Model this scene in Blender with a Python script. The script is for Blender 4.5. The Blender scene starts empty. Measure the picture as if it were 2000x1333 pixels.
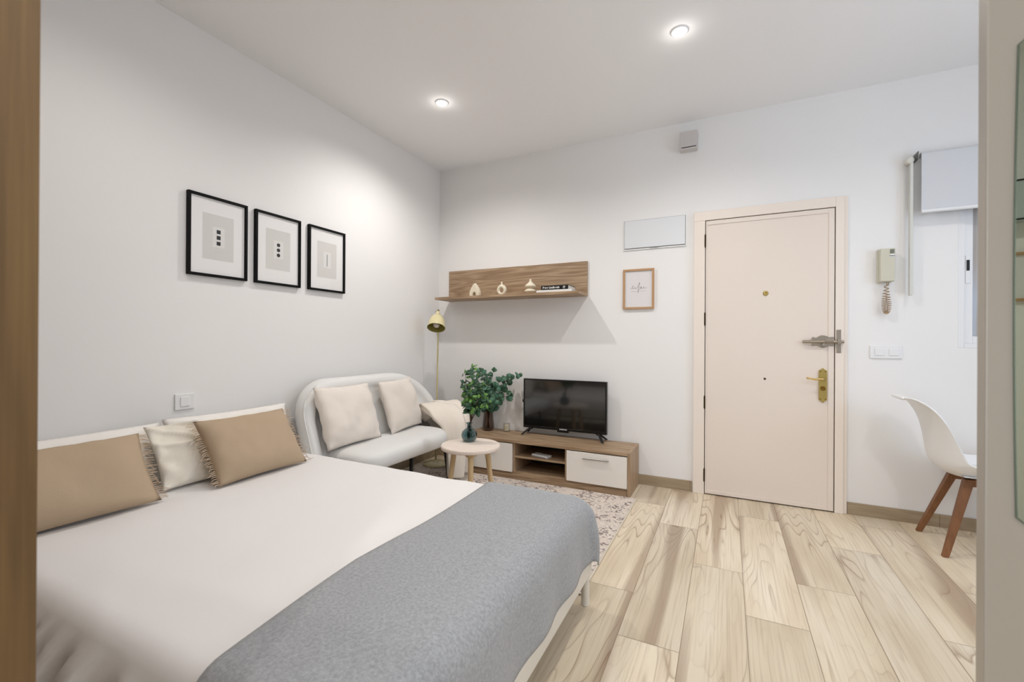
import bpy, bmesh, math, random
from mathutils import Vector, Matrix, noise
random.seed(7)
PI = math.pi
COL = bpy.context.scene.collection
SC = bpy.context.scene

# ------------------------------------------------------------------ camera
yaw, pitch, roll = 0.4549, 0.0011, 0.0059
FPX = 858.1
Fv = Vector((-math.sin(yaw)*math.cos(pitch), math.cos(yaw)*math.cos(pitch), math.sin(pitch)))
R0 = Vector((math.cos(yaw), math.sin(yaw), 0))
U0 = R0.cross(Fv)
Rv = R0*math.cos(roll) + U0*math.sin(roll)
Uv = U0*math.cos(roll) - R0*math.sin(roll)
cam = bpy.data.cameras.new('camera')
cam.sensor_width = 36
cam.lens = FPX/2000*36
cam.clip_start = 0.02
cam.dof.use_dof = True
cam.dof.focus_distance = 3.4
cam.dof.aperture_fstop = 5.0
camo = bpy.data.objects.new('camera', cam)
COL.objects.link(camo)
M = Matrix.Identity(4)
for i in range(3):
    M[i][0] = Rv[i]; M[i][1] = Uv[i]; M[i][2] = -Fv[i]
M[0][3], M[1][3], M[2][3] = 2.5564, -3.5825, 1.1233
camo.matrix_world = M
SC.camera = camo

# ------------------------------------------------------------------ light and exposure
SC.view_settings.view_transform = 'Standard'
SC.view_settings.look = 'None'
SC.view_settings.gamma = 1
SC.view_settings.use_curve_mapping = False
SC.view_settings.exposure = 0.51
w = bpy.data.worlds.new('sky'); SC.world = w
w.use_nodes = True
w.node_tree.nodes['Background'].inputs[0].default_value = (0.62, 0.78, 1.0, 1)
w.node_tree.nodes['Background'].inputs[1].default_value = 1.1
SPOT_W = 33
DOWN_POWER = [1.06, .80, .30, .50, .46, .85, .8, .55]
DOWN = [(0.751, -1.035), (2.319, -1.07), (3.89, -1.07), (0.90, -2.70), (2.32, -2.64), (3.89, -2.62), (2.32, -4.3), (3.89, -4.3)]
SPOT_COL = (1.0, 0.968, 0.93)

# ------------------------------------------------------------------ helpers
def link(o, parent=None):
    COL.objects.link(o)
    if parent is not None: o.parent = parent
    return o
def obj(name, bm, mat, parent=None, smooth=False, loc=None, bevel=0, sub=0):
    me = bpy.data.meshes.new(name)
    bmesh.ops.recalc_face_normals(bm, faces=bm.faces[:]) if len(bm.faces) else None
    bm.to_mesh(me); bm.free()
    if smooth:
        for p in me.polygons: p.use_smooth = True
    for m in (mat if isinstance(mat, (list, tuple)) else [mat]): me.materials.append(m)
    o = bpy.data.objects.new(name, me)
    if loc is not None: o.location = loc
    if bevel:
        b = o.modifiers.new('bevel', 'BEVEL'); b.width = bevel; b.segments = 3; b.limit_method = 'ANGLE'
        b.harden_normals = False
    if sub:
        s = o.modifiers.new('sub', 'SUBSURF'); s.levels = sub; s.render_levels = sub
    return link(o, parent)
def tag(o, label=None, cat=None, group=None, kind=None):
    if label: o['label'] = label
    if cat: o['category'] = cat
    if group: o['group'] = group
    if kind: o['kind'] = kind
    return o
def thing(name, label, cat, loc=(0, 0, 0), group=None, rz=0):
    o = bpy.data.objects.new(name, None)
    o.empty_display_size = 0.05
    o.location = loc; o.rotation_euler = (0, 0, rz)
    COL.objects.link(o)
    return tag(o, label, cat, group)
def struct(name, bm, mat, parent=None, **k):
    o = obj(name, bm, mat, parent, **k)
    if parent is None: o['kind'] = 'structure'
    return o
def box(bm, a, b, mi=0):
    x0, y0, z0 = a; x1, y1, z1 = b
    v = [bm.verts.new(p) for p in [(x0,y0,z0),(x1,y0,z0),(x1,y1,z0),(x0,y1,z0),(x0,y0,z1),(x1,y0,z1),(x1,y1,z1),(x0,y1,z1)]]
    for f in [(0,3,2,1),(4,5,6,7),(0,1,5,4),(1,2,6,5),(2,3,7,6),(3,0,4,7)]:
        fc = bm.faces.new([v[i] for i in f]); fc.material_index = mi
    return v
def boxm(a, b):
    bm = bmesh.new(); box(bm, a, b); return bm
def lathe(bm, prof, c=(0,0,0), seg=32, axis='z', mi=0, capb=True, capt=True):
    rings = []
    for r, z in prof:
        ring = []
        for i in range(seg):
            t = 2*PI*i/seg
            if axis == 'z': p = (c[0]+r*math.cos(t), c[1]+r*math.sin(t), c[2]+z)
            elif axis == 'y': p = (c[0]+r*math.cos(t), c[1]+z, c[2]+r*math.sin(t))
            else: p = (c[0]+z, c[1]+r*math.cos(t), c[2]+r*math.sin(t))
            ring.append(bm.verts.new(p))
        rings.append(ring)
    for a, b in zip(rings, rings[1:]):
        for i in range(seg):
            f = bm.faces.new([a[i], a[(i+1)%seg], b[(i+1)%seg], b[i]]); f.material_index = mi
    if capb: bm.faces.new(rings[0][::-1]).material_index = mi
    if capt: bm.faces.new(rings[-1]).material_index = mi
def tube(bm, pts, rad, seg=8, mi=0, cap=True):
    pts = [Vector(p) for p in pts]
    n = len(pts)
    if not hasattr(rad, '__len__'): rad = [rad]*n
    rings = []; up = None
    for i, p in enumerate(pts):
        t = (pts[min(i+1, n-1)] - pts[max(i-1, 0)]).normalized()
        if up is None:
            up = Vector((0,0,1)) if abs(t.z) < .9 else Vector((1,0,0))
        a = t.cross(up).normalized(); b = a.cross(t).normalized(); up = b
        rings.append([bm.verts.new(p + (a*math.cos(2*PI*k/seg) + b*math.sin(2*PI*k/seg))*rad[i]) for k in range(seg)])
    for r, s in zip(rings, rings[1:]):
        for k in range(seg):
            bm.faces.new([r[k], r[(k+1)%seg], s[(k+1)%seg], s[k]]).material_index = mi
    if cap:
        bm.faces.new(rings[0][::-1]).material_index = mi; bm.faces.new(rings[-1]).material_index = mi
def tapered(bm, p0, p1, w0, w1, d0=None, d1=None, mi=0):
    """square-section bar from p0 to p1"""
    d0 = d0 or w0; d1 = d1 or w1
    p0 = Vector(p0); p1 = Vector(p1)
    vs = []
    for p, a, b in ((p0, w0, d0), (p1, w1, d1)):
        vs.append([bm.verts.new(p+Vector((sx*a/2, sy*b/2, 0))) for sx, sy in ((-1,-1),(1,-1),(1,1),(-1,1))])
    for i in range(4): bm.faces.new([vs[0][i], vs[0][(i+1)%4], vs[1][(i+1)%4], vs[1][i]]).material_index = mi
    bm.faces.new(vs[0][::-1]); bm.faces.new(vs[1])
def prism(bm, pts, y0, y1, mi=0):
    """extrude outline pts (x,z) between y0 and y1"""
    a = [bm.verts.new((x, y0, z)) for x, z in pts]; b = [bm.verts.new((x, y1, z)) for x, z in pts]
    n = len(pts)
    bm.faces.new(a).material_index = mi; bm.faces.new(b[::-1]).material_index = mi
    for i in range(n): bm.faces.new([a[i], b[i], b[(i+1)%n], a[(i+1)%n]]).material_index = mi
def text_mesh(name, s, size, mat, mtx, parent, extrude=0.0004, align='CENTER', bold=0.0):
    cu = bpy.data.curves.new(name+'_c', 'FONT')
    cu.body = s; cu.size = size; cu.extrude = extrude; cu.align_x = align; cu.align_y = 'CENTER'; cu.offset = bold
    t = bpy.data.objects.new(name+'_t', cu); COL.objects.link(t)
    bpy.context.view_layer.update()
    me = bpy.data.meshes.new_from_object(t.evaluated_get(bpy.context.evaluated_depsgraph_get()))
    bpy.data.objects.remove(t); bpy.data.curves.remove(cu)
    me.transform(mtx)
    me.materials.clear(); me.materials.append(mat)
    o = bpy.data.objects.new(name, me)
    return link(o, parent)
def basis(o, x, y, z):
    m = Matrix.Identity(4)
    for i in range(3): m[i][0] = x[i]; m[i][1] = y[i]; m[i][2] = z[i]; m[i][3] = o[i]
    return m
WALLTXT = lambda p: basis(p, (1,0,0), (0,0,1), (0,-1,0))   # text facing -y

# ------------------------------------------------------------------ materials
def lin(c):
    return tuple(((v/255)/12.92 if v/255 <= .04045 else ((v/255+.055)/1.055)**2.4) for v in c) + (1,)
def mat(name, rgb, rough=.5, metal=0, spec=None, bump=None, var=None, sheen=0, coat=0):
    """bump=(scale,strength); var=(scale, amount) value mottling"""
    m = bpy.data.materials.new(name); m.use_nodes = True
    nt = m.node_tree; N = nt.nodes; L = nt.links
    b = N['Principled BSDF']
    b.inputs['Base Color'].default_value = lin(rgb)
    b.inputs['Roughness'].default_value = rough; b.inputs['Metallic'].default_value = metal
    if spec is not None: b.inputs['Specular IOR Level'].default_value = spec
    if sheen: b.inputs['Sheen Weight'].default_value = sheen
    if coat: b.inputs['Coat Weight'].default_value = coat
    tc = N.new('ShaderNodeTexCoord')
    if bump:
        n = N.new('ShaderNodeTexNoise'); n.inputs['Scale'].default_value = bump[0]; n.inputs['Detail'].default_value = 4
        bp = N.new('ShaderNodeBump'); bp.inputs['Strength'].default_value = bump[1]; bp.inputs['Distance'].default_value = .002
        L.new(tc.outputs['Object'], n.inputs['Vector']); L.new(n.outputs['Fac'], bp.inputs['Height']); L.new(bp.outputs['Normal'], b.inputs['Normal'])
    if var:
        n = N.new('ShaderNodeTexNoise'); n.inputs['Scale'].default_value = var[0]; n.inputs['Detail'].default_value = 5
        r = N.new('ShaderNodeMapRange'); r.inputs[3].default_value = 1-var[1]; r.inputs[4].default_value = 1+var[1]
        hv = N.new('ShaderNodeHueSaturation'); hv.inputs['Color'].default_value = lin(rgb)
        L.new(tc.outputs['Object'], n.inputs['Vector']); L.new(n.outputs['Fac'], r.inputs[0]); L.new(r.outputs[0], hv.inputs['Value']); L.new(hv.outputs[0], b.inputs['Base Color'])
    return m
def wood(name, c1, c2, axis='x', scale=1.0, rough=.5, rings=9, coat=0, fine=.5):
    """grain along the axis, in object coordinates"""
    m = bpy.data.materials.new(name); m.use_nodes = True
    nt = m.node_tree; N = nt.nodes; L = nt.links; b = N['Principled BSDF']
    tc = N.new('ShaderNodeTexCoord'); mp = N.new('ShaderNodeMapping')
    s = {'x': (1.3, 13, 13), 'y': (13, 1.3, 13), 'z': (13, 13, 1.3)}[axis]
    mp.inputs['Scale'].default_value = [v*scale for v in s]
    L.new(tc.outputs['Object'], mp.inputs['Vector'])
    n1 = N.new('ShaderNodeTexNoise'); n1.inputs['Scale'].default_value = .8; n1.inputs['Detail'].default_value = 3; n1.inputs['Distortion'].default_value = .4
    L.new(mp.outputs[0], n1.inputs['Vector'])
    mu = N.new('ShaderNodeMath'); mu.operation = 'MULTIPLY'; mu.inputs[1].default_value = rings
    fr = N.new('ShaderNodeMath'); fr.operation = 'PINGPONG'; fr.inputs[1].default_value = .5
    L.new(n1.outputs['Fac'], mu.inputs[0]); L.new(mu.outputs[0], fr.inputs[0])
    mp2 = N.new('ShaderNodeMapping'); s2 = {'x': (4, 160, 160), 'y': (160, 4, 160), 'z': (160, 160, 4)}[axis]
    mp2.inputs['Scale'].default_value = s2; L.new(tc.outputs['Object'], mp2.inputs['Vector'])
    n2 = N.new('ShaderNodeTexNoise'); n2.inputs['Scale'].default_value = 1; n2.inputs['Detail'].default_value = 3; L.new(mp2.outputs[0], n2.inputs['Vector'])
    mx = N.new('ShaderNodeMix'); mx.data_type = 'FLOAT'; mx.inputs[0].default_value = fine
    L.new(fr.outputs[0], mx.inputs[2]); L.new(n2.outputs['Fac'], mx.inputs[3])
    r = N.new('ShaderNodeValToRGB'); r.color_ramp.elements[0].position = .15; r.color_ramp.elements[1].position = .62
    r.color_ramp.elements[0].color = lin(c2); r.color_ramp.elements[1].color = lin(c1)
    L.new(mx.outputs[0], r.inputs[0]); L.new(r.outputs[0], b.inputs['Base Color'])
    b.inputs['Roughness'].default_value = rough
    if coat: b.inputs['Coat Weight'].default_value = coat
    return m
def glassmat(name, rgb, rough=0.0, ior=1.45):
    m = bpy.data.materials.new(name); m.use_nodes = True
    b = m.node_tree.nodes['Principled BSDF']
    b.inputs['Base Color'].default_value = lin(rgb); b.inputs['Transmission Weight'].default_value = 1
    b.inputs['Roughness'].default_value = rough; b.inputs['IOR'].default_value = ior
    return m

def thinglass(name, rgb, edge, refl=.12):
    m = bpy.data.materials.new(name); m.use_nodes = True
    nt = m.node_tree; nt.nodes.clear(); N = nt.nodes; L = nt.links
    o = N.new('ShaderNodeOutputMaterial'); mx = N.new('ShaderNodeMixShader'); tr = N.new('ShaderNodeBsdfTransparent'); gl = N.new('ShaderNodeBsdfGlossy')
    lw = N.new('ShaderNodeLayerWeight'); lw.inputs[0].default_value = refl
    l2 = N.new('ShaderNodeLayerWeight'); l2.inputs[0].default_value = .35
    c = N.new('ShaderNodeMix'); c.data_type = 'RGBA'; c.inputs[6].default_value = lin(rgb); c.inputs[7].default_value = lin(edge)
    L.new(l2.outputs[1], c.inputs[0]); L.new(c.outputs[2], tr.inputs[0]); gl.inputs['Roughness'].default_value = .03
    L.new(lw.outputs[1], mx.inputs[0]); L.new(tr.outputs[0], mx.inputs[1]); L.new(gl.outputs[0], mx.inputs[2]); L.new(mx.outputs[0], o.inputs[0])
    return m
M_wall = mat('wall_paint', (240, 238, 236), .85, bump=(60, .05))
M_ceil = mat('ceiling_paint', (247, 246, 246), .9)
M_white = mat('white_plastic', (236, 236, 236), .35)
M_door = mat('door_paint', (232, 219, 207), .42)
M_doorf = mat('door_frame_paint', (238, 226, 214), .45)
M_gap = mat('dark_gap', (40, 30, 22), .8)
M_black = mat('black_frame', (9, 9, 9), .6, spec=.15)
M_base = wood('skirting_wood', (176, 158, 132), (150, 130, 104), 'x', rings=5)
M_tile = mat('ceramic_cream', (232, 222, 200), .7, bump=(300, .3))
M_brass = mat('brass', (186, 164, 100), .36, 1)
M_steel = mat('brushed_steel', (165, 155, 142), .35, 1)
M_alu = mat('satin_aluminium', (190, 190, 188), .35, 1)
M_oakh = wood('grey_oak_horizontal', (190, 164, 134), (138, 110, 82), 'x', scale=.8, rings=10, fine=.38)
M_oakz = wood('grey_oak_vertical', (186, 160, 130), (146, 118, 90), 'z', scale=.9, rings=8)
M_gloss = mat('white_lacquer', (240, 234, 226), .18)
M_fabwhite = mat('sofa_fabric', (232, 231, 228), .9, bump=(500, .35), sheen=.2)
M_duvet = mat('duvet_cotton', (234, 231, 229), .9, bump=(9, .9), sheen=.1)
M_cushion = mat('cushion_cream', (236, 226, 216), .95, bump=(350, .4), sheen=.2)
M_pillow = mat('pillow_white', (240, 236, 230), .9, bump=(16, .8))
M_pcream = mat('pillow_cream', (240, 233, 219), .9, bump=(14, 1.0))
M_tan = mat('pillow_tan', (182, 160, 134), .95, bump=(450, .35), var=(5, .04))
M_throw = mat('throw_cream', (245, 235, 222), .95, bump=(160, 1.0), sheen=.3)
M_blkmetal = mat('black_metal', (22, 20, 19), .4)
M_tabletop = wood('whitewashed_pine', (240, 229, 219), (230, 214, 200), 'x', scale=.7, rings=4, rough=.6)
M_pine = wood('pine_leg', (214, 188, 146), (190, 160, 116), 'z', scale=1, rings=4)
M_lamp = mat('lamp_cream', (226, 214, 168), .25, coat=.5)
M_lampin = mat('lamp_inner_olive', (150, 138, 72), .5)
M_pole = mat('lamp_pole', (206, 192, 140), .3)
M_bulb = mat('frosted_bulb', (225, 215, 205), .2)
M_teal = thinglass('teal_glass', (196, 220, 222), (96, 146, 152), .2)
M_smoke = thinglass('smoked_glass', (226, 217, 212), (150, 138, 132), .15)
M_clear = thinglass('clear_glass', (253, 253, 252), (238, 238, 234), .08)
M_wax = mat('wax', (244, 236, 214), .5)
M_stem = mat('stem_brown', (70, 48, 34), .7)
M_leaf = mat('eucalyptus_leaf', (74, 116, 92), .5, var=(30, .35))
M_leafy = mat('young_leaf', (100, 146, 64), .45, var=(30, .3))
M_leafd = mat('dark_leaf', (50, 88, 60), .45, var=(30, .35))
M_tvb = mat('tv_plastic', (9, 9, 10), .3)
M_screen = mat('tv_screen', (6, 6, 7), .13, spec=1.0, coat=.6)
M_bedm = mat('bed_frame_metal', (226, 220, 208), .4)
M_matt = mat('mattress', (236, 232, 224), .9)
M_shell = mat('chair_shell', (238, 237, 236), .3)
M_beech = wood('chair_leg_wood', (142, 96, 58), (112, 70, 38), 'z', scale=1.2, rings=4)
M_inter = mat('intercom_plastic', (206, 202, 184), .4)
M_interd = mat('intercom_grey', (120, 120, 104), .5)
M_ink = mat('ink_black', (12, 12, 12), .6)
M_inkg = mat('ink_grey', (150, 148, 146), .8)
M_paper = mat('print_paper', (244, 242, 240), .8)
M_paperg = mat('print_grey', (222, 219, 215), .8)
M_paperl = mat('print_light', (232, 230, 227), .8)
M_oakf = mat('oak_picture_frame', (186, 146, 104), .5, var=(12, .08))
M_wardo = wood('wardrobe_oak', (130, 102, 62), (92, 68, 38), 'z', scale=.8, rings=5)
M_leafdoor = mat('lacquered_leaf', (150, 141, 128), .35)
M_mirror = mat('mirror_silver', (178, 186, 172), .01, 1)
M_mredge = mat('mirror_edge', (96, 104, 90), .3, .5)
M_blind = mat('blind_fabric', (212, 213, 216), .8)
M_coil = mat('coiled_cord', (178, 152, 120), .45)
M_bookw = mat('book_white', (236, 234, 230), .4)
M_bookp = mat('book_pages', (214, 210, 204), .8)
M_bookb = mat('book_black', (14, 14, 16), .4)
M_outside = mat('courtyard_wall', (170, 150, 130), .9, var=(3, .3))

def emis(name, col, strength):
    m = bpy.data.materials.new(name); m.use_nodes = True
    b = m.node_tree.nodes['Principled BSDF']
    b.inputs['Base Color'].default_value = col+(1,)
    b.inputs['Emission Color'].default_value = col+(1,); b.inputs['Emission Strength'].default_value = strength
    return m
M_lampglow = emis('downlight_bulb', (1.0, .97, .92), 14)

# floor tile planks: per-plank UV (metres) and a per-plank seed
def floormat():
    m = bpy.data.materials.new('wood_look_tile'); m.use_nodes = True
    nt = m.node_tree; N = nt.nodes; L = nt.links; b = N['Principled BSDF']
    uv = N.new('ShaderNodeUVMap'); uv.uv_map = 'plank'
    at = N.new('ShaderNodeAttribute'); at.attribute_name = 'seed'
    se = N.new('ShaderNodeSeparateColor'); L.new(at.outputs['Color'], se.inputs[0])
    sx = N.new('ShaderNodeSeparateXYZ'); L.new(uv.outputs[0], sx.inputs[0])
    def math_(op, a, b_=None, c=None):
        n = N.new('ShaderNodeMath'); n.operation = op
        for i, v in enumerate((a, b_, c)):
            if v is None: continue
            if isinstance(v, (int, float)): n.inputs[i].default_value = v
            else: L.new(v, n.inputs[i])
        return n.outputs[0]
    seed = math_('MULTIPLY', se.outputs[0], 57.0)
    def coords(kx, ky, kz=1.0):
        c = N.new('ShaderNodeCombineXYZ')
        L.new(math_('MULTIPLY', sx.outputs[0], kx), c.inputs[0]); L.new(math_('MULTIPLY', sx.outputs[1], ky), c.inputs[1])
        L.new(math_('MULTIPLY', seed, kz), c.inputs[2]); return c.outputs[0]
    def nz(vec, scale, detail=2, dist=0):
        n = N.new('ShaderNodeTexNoise'); n.inputs['Scale'].default_value = scale; n.inputs['Detail'].default_value = detail; n.inputs['Distortion'].default_value = dist
        L.new(vec, n.inputs['Vector']); return n.outputs['Fac']
    def ramp(v, stops):
        r = N.new('ShaderNodeValToRGB')
        el = r.color_ramp.elements
        while len(el) < len(stops): el.new(.5)
        for e, (p, c) in zip(el, stops): e.position = p; e.color = c if len(c) == 4 else lin(c)
        L.new(v, r.inputs[0]); return r.outputs[0]
    def mixc(f, a, b_, mode='MIX'):
        n = N.new('ShaderNodeMix'); n.data_type = 'RGBA'; n.blend_type = mode
        for i, v in ((0, f), (6, a), (7, b_)):
            if isinstance(v, (int, float)): n.inputs[i].default_value = v
            elif isinstance(v, tuple): n.inputs[i].default_value = v
            else: L.new(v, n.inputs[i])
        return n.outputs[2]
    base = ramp(nz(coords(5, .9), 1.0, 3), [(.3, (204, 186, 158)), (.5, (223, 208, 183)), (.72, (233, 221, 200))])
    # darker sapwood band along one side of some planks
    band_n = nz(coords(7, .35, 1.3), 1.0, 1)
    band = ramp(band_n, [(.55, (0,0,0,1)), (.63, (1,1,1,1))])
    base = mixc(math_('MULTIPLY', band, .78), base, lin((168, 146, 123)))
    # cathedral rings
    field = nz(coords(4.6, .62, 2.1), 1.0, 2, .25)
    ring = math_('FRACT', math_('MULTIPLY', field, 19.0))
    line = ramp(ring, [(.0, (1,1,1,1)), (.10, (.25,.25,.25,1)), (.30, (0,0,0,1)), (.94, (0,0,0,1)), (1.0, (.8,.8,.8,1))])
    strong = ramp(nz(coords(3.5, 1.4, 3.3), 1.0, 2), [(.46, (.12,.12,.12,1)), (.66, (1,1,1,1))])
    lf = math_('MULTIPLY', math_('MULTIPLY', line, strong), .80)
    base = mixc(lf, base, lin((140, 108, 78)))
    # fine pore lines
    fine = nz(coords(130, 2.4), 1.0, 3)
    ff = ramp(fine, [(.5, (0,0,0,1)), (.8, (1,1,1,1))])
    base = mixc(math_('MULTIPLY', ff, .55), base, lin((170, 144, 116)))
    # overall tone per plank
    hv = N.new('ShaderNodeHueSaturation'); L.new(base, hv.inputs['Color'])
    L.new(math_('MULTIPLY_ADD', se.outputs[1], .16, .90), hv.inputs['Value'])
    L.new(hv.outputs[0], b.inputs['Base Color'])
    b.inputs['Roughness'].default_value = .34
    return m
M_floor = floormat()
M_grout = mat('grout', (150, 130, 105), .9)

# ------------------------------------------------------------------ room shell
RX, RY, RZ = 4.9, -5.6, 2.8
# floor
bm = bmesh.new()
uvl = bm.loops.layers.uv.new('plank'); cl = bm.loops.layers.color.new('seed')
PW, PL, G = 0.2233, 1.165, 0.0022
offs = {0: -.72, 1: -1.163, 2: -.365, 3: -1.153, 4: -.628, -1: -.405, -2: -.93, 5: -.2, 6: -.9, 7: -.5}
ci = -11
while 2.184+ci*PW < RX:
    x0 = 2.184+ci*PW; x1 = x0+PW
    j0 = offs.get(ci, -random.random()*PL)
    y = j0 + math.ceil((0-j0)/PL)*PL
    while y > RY:
        ya, yb = max(y-PL, RY), min(y, 0)
        xa, xb = max(x0, 0), min(x1, RX)
        if yb-ya > .01 and xb-xa > .01:
            sd = (random.random(), random.random(), random.random(), 1)
            vs = [bm.verts.new((a, b, 0)) for a, b in ((xa+G/2, ya+G/2), (xb-G/2, ya+G/2), (xb-G/2, yb-G/2), (xa+G/2, yb-G/2))]
            f = bm.faces.new(vs)
            flip = random.random() < .5
            for l in f.loops:
                u = l.vert.co.x-x0; v_ = l.vert.co.y-(y-PL)
                l[uvl].uv = ((PW-u) if flip else u, v_); l[cl] = sd
        y -= PL
    ci += 1
box(bm, (-.1, RY-.1, -.12), (RX+.1, .12, -.0008), 1)
floor = struct('floor', bm, [M_floor, M_grout])
# ceiling
struct('ceiling', boxm((-.1, RY-.1, RZ), (RX+.1, .12, RZ+.1)), M_ceil)
struct('wall_left', boxm((-.1, RY-.1, -.02), (0, .1, RZ+.02)), M_wall)
# back wall with window opening and door
WX0, WX1, WZ0, WZ1 = 3.815, 4.72, 1.10, 2.16
bm = bmesh.new()
box(bm, (-.1, 0, -.02), (WX0, .12, RZ+.02)); box(bm, (WX1, 0, -.02), (RX+.1, .12, RZ+.02))
box(bm, (WX0, 0, -.02), (WX1, .12, WZ0)); box(bm, (WX0, 0, WZ1), (WX1, .12, RZ+.02))
struct('wall_back', bm, M_wall)
# right wall, window opening towards a courtyard
RW = (-2.3, -.9, 1.0, 2.2)
bm = bmesh.new()
box(bm, (RX, RY-.1, -.02), (RX+.12, RW[0], RZ+.02)); box(bm, (RX, RW[1], -.02), (RX+.12, .12, RZ+.02))
box(bm, (RX, RW[0], -.02), (RX+.12, RW[1], RW[2])); box(bm, (RX, RW[0], RW[3]), (RX+.12, RW[1], RZ+.02))
struct('wall_right', bm, M_wall)
bm = bmesh.new()   # rear wall; unseen window opening added to hold the fill light
box(bm, (-.1, RY-.12, -.02), (.18, RY, RZ+.02)); box(bm, (2.52, RY-.12, -.02), (RX+.1, RY, RZ+.02))
box(bm, (.18, RY-.12, -.02), (2.52, RY, .28)); box(bm, (.18, RY-.12, 2.22), (2.52, RY, RZ+.02))
struct('wall_rear', bm, M_wall)
bm = bmesh.new()
for a, b in (((.18, RY-.10, .28), (.24, RY-.05, 2.22)), ((2.46, RY-.10, .28), (2.52, RY-.05, 2.22)), ((1.32, RY-.10, .34), (1.38, RY-.05, 2.16)), ((.24, RY-.10, .28), (2.46, RY-.05, .34)), ((.24, RY-.10, 2.16), (2.46, RY-.05, 2.22))): box(bm, a, b)
struct('window_added', bm, M_white)  # frame of the added window behind the camera
struct('wall_partition', boxm((3.66, -2.93, 0), (RX, -2.83, RZ)), M_wall)
# baseboards
bm = bmesh.new(); bw = .008
def bseg(bm, xa, xb):
    x = xa
    while x < xb:
        xe = min(x+.46, xb); box(bm, (x+.0008, -.012, 0), (xe-.0008, 0, .078)); x = xe
bseg(bm, 0.012, 2.325); struct('baseboard_back', bm, M_base)
bm = bmesh.new(); bseg(bm, 3.272, RX); struct('baseboard_back_right', bm, M_base)
struct('baseboard_left', boxm((0, RY, 0), (.012, -.0, .078)), M_base)
# right-wall window (off to the right): frame and pane
bm = bmesh.new()
y0, y1, z0, z1 = RW
for a, b in (((RX+.02, y0, z0), (RX+.07, y0+.05, z1)), ((RX+.02, y1-.05, z0), (RX+.07, y1, z1)), ((RX+.02, y0+.05, z0), (RX+.07, y1-.05, z0+.05)), ((RX+.02, y0+.05, z1-.05), (RX+.07, y1-.05, z1)), ((RX+.02, (y0+y1)/2-.03, z0+.05), (RX+.07, (y0+y1)/2+.03, z1-.05))):
    box(bm, a, b)
struct('window_2', bm, M_white)
pl = bpy.data.lights.new('window_portal', 'AREA'); pl.shape = 'RECTANGLE'; pl.size = y1-y0; pl.size_y = z1-z0; pl.energy = 11; pl.color = (.60, .76, 1.0)
po = bpy.data.objects.new('window_skylight', pl); po.location = (RX+.10, (y0+y1)/2, (z0+z1)/2)
po.rotation_euler = (PI/2, 0, PI/2); COL.objects.link(po)
rl = bpy.data.lights.new('rear_fill_light', 'AREA'); rl.shape = 'RECTANGLE'; rl.size = 2.3; rl.size_y = 1.9; rl.energy = 46; rl.color = (.86, .93, 1.0)  # added soft fill from behind the camera, set in the rear opening
ro = bpy.data.objects.new('rear_fill', rl); ro.location = (1.35, RY-.04, 1.25); ro.rotation_euler = (PI/2, 0, 0); COL.objects.link(ro)

def frosted():
    m = bpy.data.materials.get('frosted_glass')
    if m: return m
    m = bpy.data.materials.new('frosted_glass'); m.use_nodes = True
    nt = m.node_tree; nt.nodes.clear(); N = nt.nodes; L = nt.links
    o = N.new('ShaderNodeOutputMaterial'); mx = N.new('ShaderNodeMixShader'); tl = N.new('ShaderNodeBsdfTranslucent'); df = N.new('ShaderNodeBsdfPrincipled')
    tc = N.new('ShaderNodeTexCoord'); mp = N.new('ShaderNodeMapping'); mp.inputs['Scale'].default_value = (22, 1, 1.6)
    n = N.new('ShaderNodeTexNoise'); n.inputs['Scale'].default_value = 1; n.inputs['Detail'].default_value = 1
    r = N.new('ShaderNodeValToRGB'); r.color_ramp.elements[0].position = .35; r.color_ramp.elements[1].position = .65
    r.color_ramp.elements[0].color = lin((204, 194, 184)); r.color_ramp.elements[1].color = lin((222, 226, 234))
    L.new(tc.outputs['Object'], mp.inputs[0]); L.new(mp.outputs[0], n.inputs['Vector']); L.new(n.outputs['Fac'], r.inputs[0])
    L.new(r.outputs[0], tl.inputs[0]); L.new(r.outputs[0], df.inputs['Base Color']); df.inputs['Roughness'].default_value = .25
    mx.inputs[0].default_value = .55; L.new(tl.outputs[0], mx.inputs[1]); L.new(df.outputs[0], mx.inputs[2]); L.new(mx.outputs[0], o.inputs[0])
    return m
# ------------------------------------------------------------------ window_1 (back wall, half behind the blind)
win = struct('window_1', (lambda bm: (box(bm, (WX0, .0, WZ0), (WX0+.028, .07, WZ1)), box(bm, (WX1-.028, .0, WZ0), (WX1, .07, WZ1)),
    box(bm, (WX0+.028, .0, WZ0), (WX1-.028, .07, WZ0+.028)), box(bm, (WX0+.028, .0, WZ1-.028), (WX1-.028, .07, WZ1)), bm)[-1])(bmesh.new()), M_white, bevel=.002)
for k, (xa, xb, yy) in enumerate(((WX0+.028, 4.29, .012), (4.25, WX1-.028, .040))):
    bm = bmesh.new(); s = .042; za, zb = WZ0+.028, WZ1-.028
    box(bm, (xa, yy, za), (xa+s, yy+.024, zb)); box(bm, (xb-s, yy, za), (xb, yy+.024, zb))
    box(bm, (xa+s, yy, za), (xb-s, yy+.024, za+s)); box(bm, (xa+s, yy, zb-s), (xb-s, yy+.024, zb))
    sash = obj('sash', bm, M_white, win, bevel=.003)
    gm = frosted()
    obj('pane', boxm((xa+s, yy+.010, za+s), (xb-s, yy+.014, zb-s)), gm, sash)
    if k == 0:
        obj('latch_plate', boxm((xa+.008, yy-.004, 1.49), (xa+.030, yy, 1.66)), M_white, sash, bevel=.003)
        bm = bmesh.new(); box(bm, (xa+.012, yy-.0065, 1.568), (xa+.026, yy-.0015, 1.632))
        obj('latch', bm, M_ink, sash, bevel=.001)
struct('wall_courtyard', boxm((3.2, 1.0, 0), (6.0, 1.1, 3.4)), M_outside)

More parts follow.
